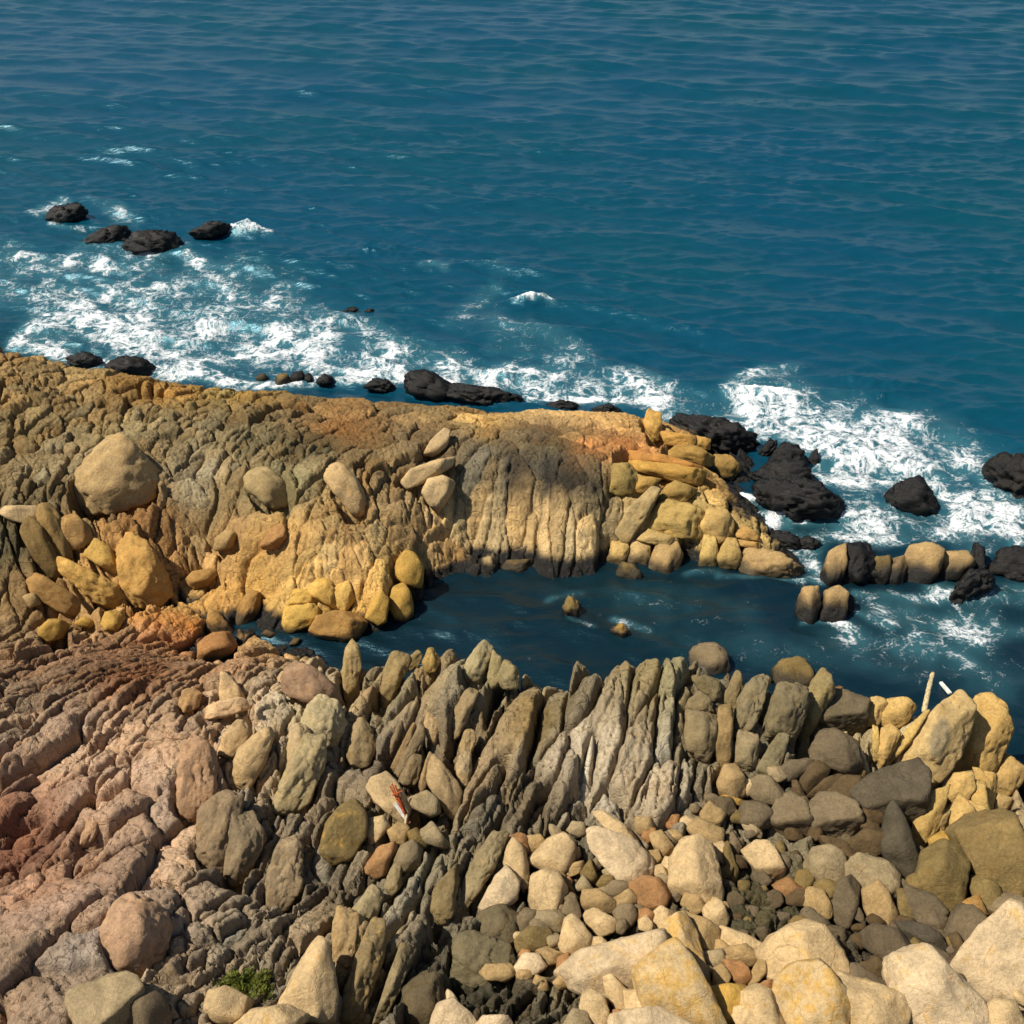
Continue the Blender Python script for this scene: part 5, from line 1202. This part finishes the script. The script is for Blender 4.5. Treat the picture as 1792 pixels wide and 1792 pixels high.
foot = hit(1616, 1248); zt = foot[2] + 0.05
top = at(1633, 1177, 0); tl = np.linalg.norm(foot - CAM) + 0.35
top = CAM + ray(1633, 1177) * tl
o = limb('driftwood_pole', foot + np.array([0, 0, .02]), top, .052, .04, M_DRIFT, bend=.012, seed=3)
tag(o, 'bleached driftwood pole leaning up between the yellow columns at the water', 'driftwood')
a, b = at(1646, 1194, .06), at(1663, 1214, .06)
def plank(name, a, b, w, t, mat, parent=None):
    a, b = np.array(a, float), np.array(b, float)
    ax = b - a; L = np.linalg.norm(ax); ax /= L; s = np.cross([0, 0, 1], ax); s /= np.linalg.norm(s); u = np.cross(ax, s)
    import bmesh
    bm = bmesh.new(); bmesh.ops.create_cube(bm, size=1)
    for v in bm.verts:
        k = v.co.copy(); p = ax * (k.x + .5) * L + s * k.y * w * (1 + .15 * k.x) + u * k.z * t
        v.co = Vector(p)
    bmesh.ops.bevel(bm, geom=bm.edges[:], offset=min(t, w) * .18, segments=2, affect='EDGES')
    me = bpy.data.meshes.new(name); bm.to_mesh(me); bm.free(); me.materials.append(mat)
    o = bpy.data.objects.new(name, me); COL.objects.link(o)
    if parent: o.parent = parent; o.location = a - np.array(parent.location)
    else: o.location = a
    return o
o = plank('white_plank', a, b, .075, .05, M_WHITE)
tag(o, 'short white plank floating in the channel beside the driftwood pole', 'plank')

# rusty wreckage on the pale boulder
wb = next(m for m in MADE if m['land'] == 'wreckage boulder')
Cw = np.array(wb['o'].location)
dist = np.linalg.norm(Cw - CAM)
def near_pt(px, py, up): return CAM + ray(px, py) * (dist - up)
root = bpy.data.objects.new('rusty_wreckage', None); COL.objects.link(root); root.location = near_pt(700, 1410, .25)
bpy.context.view_layer.update()
for k in range(4):
    f = k / 3
    aa = near_pt(683 + 9 * f, 1376 + 4 * f - (6 if k % 2 else 0), .34 - .02 * k); bb = near_pt(708 + 9 * f, 1432 + 9 * f - 8 * (1 - f), .36 - .02 * k)
    plank('rusty_slat', aa, bb, .028, .016, M_RUST, parent=root)
plank('cross_bar', near_pt(686, 1392, .39), near_pt(704, 1384, .37), .02, .014, M_RUST, parent=root)
plank('white_board', near_pt(690, 1405, .30), near_pt(716, 1440, .28), .06, .014, M_WHITE, parent=root)
limb('wooden_stick', near_pt(712, 1425, .34), near_pt(701, 1482, .24), .022, .018, M_DRIFT, bend=.02, parent=root, seed=9)
tag(root, 'broken rust orange slatted wreckage with a pale stick, washed onto a pale boulder', 'wreckage')

# moss tuft: very many short blades
def moss():
    r = np.random.default_rng(31)
    V = []; F = []; C = []
    n = 0
    while n < 5200:
        px, py = r.uniform(374, 480), r.uniform(1692, 1768)
        q = ((px - 430) / 50) ** 2 + ((py - 1728) / 34) ** 2
        if q > 1 + .25 * math.sin(px * .22) + .2 * math.sin(py * .35): continue
        h = hit(px, py); z = top_z(h[0], h[1])
        p = np.array([h[0], h[1], z - .01])
        hgt = r.uniform(.03, .075) * (1.15 - .5 * q); a = r.uniform(0, 6.28); w = r.uniform(.006, .012)
        lean = r.normal(0, .025, 2)
        s = np.array([math.cos(a), math.sin(a), 0]) * w
        i = len(V); tip = p + np.array([lean[0], lean[1], hgt])
        V += [p - s, p + s, tip]; F.append((i, i + 1, i + 2))
        g = albedo((112, 122, 34)) * r.uniform(.6, 1.15) * (np.array([1.15, .95, .8]) if r.uniform() < .25 else 1)
        C += [g, g, g * 1.15]
        n += 1
    m, nt, bs = new_mat('moss_green'); at_ = N(nt, 'ShaderNodeAttribute', attribute_name='Col')
    nt.links.new(at_.outputs['Color'], bs.inputs['Base Color']); bs.inputs['Roughness'].default_value = .8
    o = mesh_from('moss', V, F, m, smooth=False, attrs={'Col': ('FLOAT_COLOR', rgba(np.array(C)))})
    tag(o, 'bright green moss patch in a hollow beside the triangular pale boulder', 'moss', kind='stuff')
moss()

# ---------------------------------------------------------------- light, sky, camera
SUN = Vector((-0.55, -0.16, 0.82)).normalized()
el = math.asin(SUN.z); az = math.atan2(SUN.x, SUN.y)
w = bpy.data.worlds.new('World'); SC.world = w; w.use_nodes = True
nt = w.node_tree
sky = nt.nodes.new('ShaderNodeTexSky'); sky.sky_type = 'NISHITA'; sky.sun_disc = False
sky.sun_elevation = el; sky.sun_rotation = az
bg = nt.nodes['Background']; bg.inputs['Strength'].default_value = 0.072
nt.links.new(sky.outputs[0], bg.inputs['Color'])
sun = bpy.data.lights.new('sun', 'SUN'); sun.energy = 4.9; sun.angle = math.radians(0.53); sun.color = (1.0, 0.93, 0.82)
so = bpy.data.objects.new('sun', sun); COL.objects.link(so)
so.rotation_euler = SUN.to_track_quat('Z', 'Y').to_euler(); so.location = (-30, 12, 50)
cam = bpy.data.cameras.new('camera'); co = bpy.data.objects.new('camera', cam); COL.objects.link(co)
co.location = CAM; co.rotation_euler = (math.radians(90) - PITCH, 0, 0)
cam.sensor_fit = 'AUTO'; cam.angle = FOV; cam.clip_start = 0.1; cam.clip_end = 12000
SC.camera = co
SC.view_settings.view_transform = 'Standard'; SC.view_settings.look = 'None'; SC.view_settings.gamma = 1.0
SC.view_settings.exposure = 0.50
SC.render.resolution_x = 1024; SC.render.resolution_y = 1024
SC.cycles.use_denoising = True
SC.cycles.max_bounces = 6
